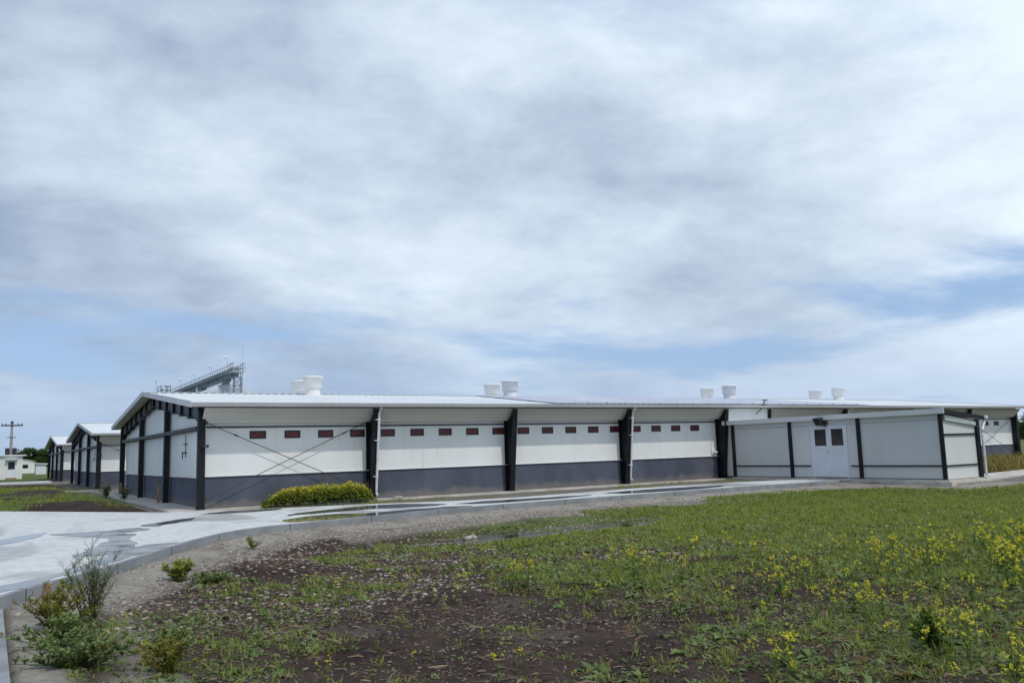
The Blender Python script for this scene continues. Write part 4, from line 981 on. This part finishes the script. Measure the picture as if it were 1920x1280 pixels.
def rock(x, y, size, label, flat=.6, cat='stone', seed=0, mt='stone'):
    r_ = np.random.default_rng(seed); z = float(height(np.array([x]), np.array([y]))[0])
    V = ICO*(1+r_.normal(0, .16, (12, 1)))*np.array([1.2, .85, flat])*size; a = r_.uniform(0, 6.28); c_, s_ = math.cos(a), math.sin(a)
    V = V@np.array([[c_, -s_, 0], [s_, c_, 0], [0, 0, 1]]).T
    o = np_mesh('stone', V, ICF, mt); o.location = (x, y, z+size*flat*.45); o.modifiers.new('bevel', 'BEVEL').width = size*.12
    return tag(o, label, cat)
rock(-2.85, -15.05, .17, 'flat grey slab fragment lying on the soil heap beside the kerb', .35, seed=3)
rock(3.72, -11.2, .11, 'pale stone at the water edge, left one of the pair', .75, seed=4)
rock(3.98, -11.05, .10, 'pale stone at the water edge, right one of the pair', .8, seed=5)
rock(1.0, -11.8, .19, 'dark earth clod at the edge of the gravel strip', .8, 'clod', seed=8, mt='joint')
rock(-2.7, -22.6, .07, 'whitish stone lying on bare soil in the near field', .6, seed=9)

# yellow flowering mustard
def mustard_mesh(seed, h, nst):
    r_ = random.Random(seed); stem = MB(); tips = []; lp = []
    for i in range(nst):
        a = r_.uniform(0, 6.28); sp_ = r_.uniform(.03, .16)*h/.45; hh = h*r_.uniform(.75, 1.08)
        p0 = (r_.uniform(-.02, .02), r_.uniform(-.02, .02), -.02); p1 = (sp_*.5*math.cos(a), sp_*.5*math.sin(a), hh*.5); p2 = (sp_*math.cos(a), sp_*math.sin(a), hh)
        stem.tube([p0, p1, p2], [.005, .004, .002], 4, False); tips.append(p2)
        for b_ in range(r_.randint(1, 3)):
            f = r_.uniform(.5, .85); q0 = Vector(p1).lerp(Vector(p2), (f-.5)*2) if f > .5 else Vector(p1); a2 = a+r_.uniform(-1.5, 1.5)
            q1 = q0+Vector((math.cos(a2)*.06, math.sin(a2)*.06, hh*r_.uniform(.15, .3))); stem.tube([q0, q1], [.003, .0015], 4, False); tips.append(tuple(q1))
        for k in range(r_.randint(4, 6)):
            f = r_.uniform(.03, .8); lp.append(tuple(Vector(p0).lerp(Vector(p1), f*2) if f < .5 else Vector(p1).lerp(Vector(p2), f*2-1)))
    lp = np.array(lp); n = len(lp); up = 1-lp[:, 2]/h; L = .04+.12*up*ru(.6, 1.2, n); w_ = L*.22
    V, Fq = strips(lp, ru(0, 6.283, n), ru(.1, .8, n), ru(.3, 1.1, n), L, w_*.3, w_, w_*.15, rng.normal(0, .4, n))
    V0 = np.array(stem.v); F0 = np.array(stem.f); T = np.concatenate([np.full((len(V0), 3), .5)*np.array([1, .6, 1]), np.repeat(np.stack([rng.random(n), np.zeros(n), rng.random(n)], 1), 6, 0)])
    fol = (np.concatenate([V0, V]), np.concatenate([F0, Fq+len(V0)]), T)
    heads = []
    for tpt in tips:
        n = r_.randint(7, 12); P = np.array([(tpt[0]+r_.gauss(0, .010), tpt[1]+r_.gauss(0, .010), tpt[2]+r_.uniform(-.026, .010)) for k in range(n)])
        L = ru(.012, .020, n); V, Fq = strips(P, ru(0, 6.283, n), ru(-.4, .9, n), ru(0, .6, n), L, L*.25, L*.5, L*.35, ru(-1, 1, n))
        heads.append((V, Fq, np.repeat(np.stack([rng.random(n)]*3, 1), 6, 0)))
    return fol, heads
MUST = []
for sd in range(6):
    fol, fl = mustard_mesh(100+sd, .42+.03*sd, 2+sd % 3)
    r = empty('mustard_plant'); o1 = np_mesh('foliage', fol[0], fol[1], 'mustard_leaf', r, fol[2]); 
    for hd in fl: np_mesh('flower_head', hd[0], hd[1], 'petal', r, hd[2])
    MUST.append(r)
CL = [(2.84, 12.5, 6), (2.73, 12.88, 2), (3.13, 10.95, 4), (3.68, 11.36, 3), (3.85, 11.05, 6), (4.58, 13.94, 2), (5.7, 15.02, 2), (4.87, 11.66, 7), (5.53, 12.13, 9), (5.64, 11.46, 11), (6.88, 13.25, 14), (6.86, 12.47, 15), (6.39, 11.27, 13), (5.77, 9.88, 11), (7.81, 14.32, 8), (8.25, 14.17, 10), (5.05, 10.03, 5), (3.7, 9.47, 6), (3.76, 9.08, 7), (3.27, 8.83, 3), (3.97, 9.04, 5), (3.85, 8.11, 7), (4.48, 8.95, 9), (4.27, 8.33, 7), (3.69, 7.6, 5), (4.08, 7.79, 3), (2.75, 8.92, 2), (2.41, 7.55, 4), (2.15, 7.04, 3), (4.0, 7.08, 5), (3.65, 6.36, 4), (5.3, 9.15, 5), (3.59, 7.87, 2), (8.8, 15.5, 8), (9.6, 16.2, 8), (7.0, 14.6, 6), (8.2, 13.2, 20), (9.0, 14.6, 18), (7.6, 12.4, 18), (7.0, 11.6, 12), (5.9, 12.9, 10), (4.6, 12.6, 6), (3.6, 12.2, 5), (4.4, 10.6, 5), (2.0, 11.6, 4), (2.9, 9.9, 4), (3.6, 13.8, 4), (5.2, 13.7, 6), (10.5, 17.5, 7), (6.2, 10.3, 8),
      (-.28, 12.02, 3), (-.81, 11.58, 2), (-1.01, 11.36, 2), (-1.72, 12.99, 2), (-1.51, 13.28, 1), (-.18, 13.67, 1), (.38, 12.47, 1), (.96, 13.0, 2), (1.44, 12.87, 4), (1.55, 12.5, 2), (1.05, 10.67, 2), (1.27, 10.86, 1), (2.48, 13.71, 1), (2.27, 13.01, 2), (-.43, 8.26, 1), (-.07, 7.94, 1), (-.26, 7.38, 1), (-.24, 6.78, 2), (-.67, 6.49, 1), (-.89, 6.96, 1), (-1.05, 7.84, 1), (-1.48, 7.34, 1), (.59, 7.37, 1), (-3.02, 12.98, 2), (-2.63, 11.45, 1), (-2.96, 10.59, 1), (-2.56, 13.55, 1), (-4.25, 8.45, 1), (-3.63, 8.23, 1), (1.64, 9.88, 1), (3.41, 12.7, 1), (-1.69, 14.07, 1)]
first = set(); rr = random.Random(5)
def mustard_label(s, t, n):
    if s > 5.2: return 'tall yellow mustard plant in the dense blooming patch at the right edge of field', 'mustard plants in the dense right patch'
    if s > 2.1: return 'yellow mustard plant in the loose clumps left of the dense patch', 'mustard plants in loose clumps'
    if t > 10: return 'small yellow mustard plant on weedy soil in front of the standing water', 'mustard plants before the ditch'
    return 'single small yellow mustard plant on bare soil in the near field', 'single mustard plants in the near soil'
for s0, t0, n in CL:
    for k in range(n if n < 5 else int(n*.62)):
        sp_ = .06+.105*math.sqrt(n)*t0/12; s = s0+rr.gauss(0, sp_); t = t0+rr.gauss(0, sp_*.9); v = rr.randrange(6)
        base = MUST[v]
        if v not in first: o = base; first.add(v)
        else: o = copy_tree(base)
        x, y = wxy(s, t); sc = rr.uniform(.48, .90)*(.62 if n < 3 else 1.0)*(.82 if t < 9 else 1.0)
        o.location = (x, y, float(height(np.array([x]), np.array([y]))[0])); o.rotation_euler = (rr.gauss(0, .08), rr.gauss(0, .08), rr.uniform(0, 6.28)); o.scale = (sc,)*3
        lb, gp = mustard_label(s0, t0, n); tag(o, lb, 'flowering plant', gp)

# big flowering clump at the foot of the barn wall
def flower_bank(x0, x1, yc, dep, h, label):
    r = empty('mustard_clump', ((x0+x1)/2, yc, 0), label, 'flowering plants')
    n = 5200; u = rng.random(n)*2-1; v = rng.normal(0, .5, n).clip(-1, 1); ht = np.clip(1.04-.9*np.abs(u)**9-.36*(1-u)*.5*(u < 0)*np.abs(u), .1, 1)*h*(.62+.5*(.55*vnoise(u*3.2, v, .5, 91)+.45*vnoise(u*11, v*4, .5, 95)))
    zt = rng.random(n)**.75*ht
    P = np.stack([u*(x1-x0)/2, v*dep, zt+.02], 1); fr = zt/ht
    L = .16*(1.15-fr)*ru(.6, 1.3, n)+.03; w_ = L*.24
    V, Fq = strips(P, ru(0, 6.283, n), ru(-.1, 1.1, n), ru(.1, .9, n), L, w_*.3, w_, w_*.2, rng.normal(0, .4, n)); T = np.repeat(np.stack([rng.random(n), (rng.random(n) < .1)*1., rng.random(n)], 1), 6, 0)
    np_mesh('foliage', V, Fq, 'mustard_leaf', r, T)
    n = 15000; u = rng.random(n)*2-1; v = rng.normal(0, .5, n).clip(-1.1, 1.1); ht = np.clip(1.04-.9*np.abs(u)**9-.36*(1-u)*.5*(u < 0)*np.abs(u), .1, 1)*h*(.62+.5*(.55*vnoise(u*3.2, v, .5, 91)+.45*vnoise(u*11, v*4, .5, 95)))
    zt = ht*(1.14-.85*rng.random(n)**1.3); kk = vnoise(u*3, v+zt, .12, 93) > .42; u, v, zt = u[kk], v[kk], zt[kk]; n = len(u)
    P = np.stack([u*(x1-x0)/2*1.02, v*dep, zt], 1); L = ru(.016, .032, n)
    V, Fq = strips(P, ru(0, 6.283, n), ru(-.5, 1, n), ru(0, .6, n), L, L*.25, L*.5, L*.35, ru(-1, 1, n))
    np_mesh('flowers', V, Fq, 'petal', r, np.repeat(np.stack([rng.random(n)]*3, 1), 6, 0))
    m = MB()
    for i in range(130):
        x = random.uniform(-1, 1)*(x1-x0)/2; y = random.gauss(0, .4)*dep; m.tube([(x, y, -.05), (x+random.gauss(0, .08), y+random.gauss(0, .05), h*random.uniform(.7, 1.3))], [.006, .003], 4, False)
    m.k = 0; o = m.build('stems', 'weed', r)
    a = o.data.color_attributes.new('tint', 'FLOAT_COLOR', 'POINT'); a.data.foreach_set('color', np.full(len(o.data.vertices)*4, .5, np.float32))
flower_bank(1.95, 5.72, -.42, .36, .60, 'dense bank of yellow mustard flowers growing against the dark barn plinth')

# foreground weeds at the lower left
def bushy_weed(x, y, h, spread, label, mt, nst, nleaf, L0, wr, name='tall_weed', cat='weed', up=.9, lean=(0, 0)):
    z = float(height(np.array([x]), np.array([y]))[0]); r = empty(name, (x, y, z), label, cat)
    m = MB(); P = []; rr_ = random.Random(int(abs(x*971+y*313)*10))
    for i in range(nst):
        a = rr_.uniform(0, 6.28); sp_ = spread*rr_.uniform(.15, 1.0)*(1-.0); hh = h*rr_.uniform(.55, 1.0)*(1-.35*(sp_/spread)**2)
        b0 = Vector((rr_.gauss(0, .04), rr_.gauss(0, .04), -.03)); b2 = Vector((sp_*math.cos(a)+lean[0], sp_*math.sin(a)+lean[1], hh)); b1 = b0.lerp(b2, .5)+Vector((0, 0, .12*hh))
        m.tube([b0, b1, b2], [.006, .004, .0015], 4, False)
        for k in range(rr_.randint(6, 10)):
            f = rr_.uniform(.15, 1); q0 = b0.lerp(b1, f*2) if f < .5 else b1.lerp(b2, f*2-1); a2 = rr_.uniform(0, 6.28); l = rr_.uniform(.08, .2)*h
            q1 = q0+Vector((math.cos(a2)*l*.7, math.sin(a2)*l*.7, l*rr_.uniform(.3, 1))); m.tube([q0, q1], [.003, .001], 3, False)
            for e in range(nleaf): P.append(tuple(q0.lerp(q1, rr_.random())))
    V0 = np.array(m.v); F0 = np.array(m.f)
    st_o = np_mesh('stems', V0, F0, mt, r, np.tile(np.array([[.3, .35, .3]]), (len(V0), 1)))
    P = np.array(P); n = len(P); L = L0*ru(.6, 1.4, n); w_ = L*wr
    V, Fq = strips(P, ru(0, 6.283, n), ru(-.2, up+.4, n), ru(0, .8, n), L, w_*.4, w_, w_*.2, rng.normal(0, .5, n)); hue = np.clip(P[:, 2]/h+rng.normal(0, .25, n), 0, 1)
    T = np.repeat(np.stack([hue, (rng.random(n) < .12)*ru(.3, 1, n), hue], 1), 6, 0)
    np_mesh('leaves', V, Fq, mt, r, T); return r
def at_(s, t): return wxy(s, t)
x, y = at_(-4.88, 9.75); bushy_weed(x, y, .93, .36, 'tall feathery green weed rising in front of the kerb at lower left', 'feather', 30, 16, .05, .045)
x, y = at_(-5.05, 9.35); bushy_weed(x, y, .50, .50, 'low yellowish weed bush at the foot of the feathery weed', 'yellowweed', 34, 14, .042, .13)
x, y = at_(-3.95, 7.75); bushy_weed(x, y, .30, .56, 'broad dark green leafy weed at the bottom left of the field', 'weed', 40, 9, .042, .24, 'leafy_weed')
x, y = at_(-3.15, 7.75); bushy_weed(x, y, .32, .40, 'yellow-green bushy weed right of the dark leafy weed', 'yellowweed', 26, 8, .04, .15)
x, y = at_(-4.55, 8.45); bushy_weed(x, y, .30, .48, 'low grey-green leafy weed under the yellowish bush', 'weed', 34, 8, .038, .24, 'leafy_weed')
x, y = at_(-3.5, 8.6); bushy_weed(x, y, .24, .40, 'small green weed on soil between the leafy weeds and the pebbles', 'weed', 18, 6, .05, .22, 'leafy_weed')
x, y = at_(-5.3, 13.3); bushy_weed(x, y, .36, .28, 'upright bright green weed on the soil heap beside the kerb', 'grass', 24, 7, .07, .14, 'leafy_weed')
x, y = at_(-4.75, 13.1); bushy_weed(x, y, .16, .42, 'low spreading weed right of the upright weed on the soil heap', 'weed', 22, 6, .06, .2, 'leafy_weed')
x, y = at_(-5.5, 17.6); bushy_weed(x, y, .30, .18, 'thin weed on the gravel strip by the kerb', 'yellowweed', 10, 4, .05, .14, 'leafy_weed')
bushy_weed(-1.1, 15.5, .75, .35, 'dark weed beside the gable wall of the nearest barn, rear one', 'feather', 14, 5, .09, .2)
bushy_weed(-.85, 11.5, .75, .40, 'dusty green weed at the gable wall between the two timber posts', 'feather', 14, 5, .08, .18)
x, y = at_(3.72, 7.9); bushy_weed(x, y, .34, .24, 'dark bushy mustard foliage on bare soil under the loose flower clumps', 'mustard_leaf', 14, 5, .07, .22, 'leafy_weed')
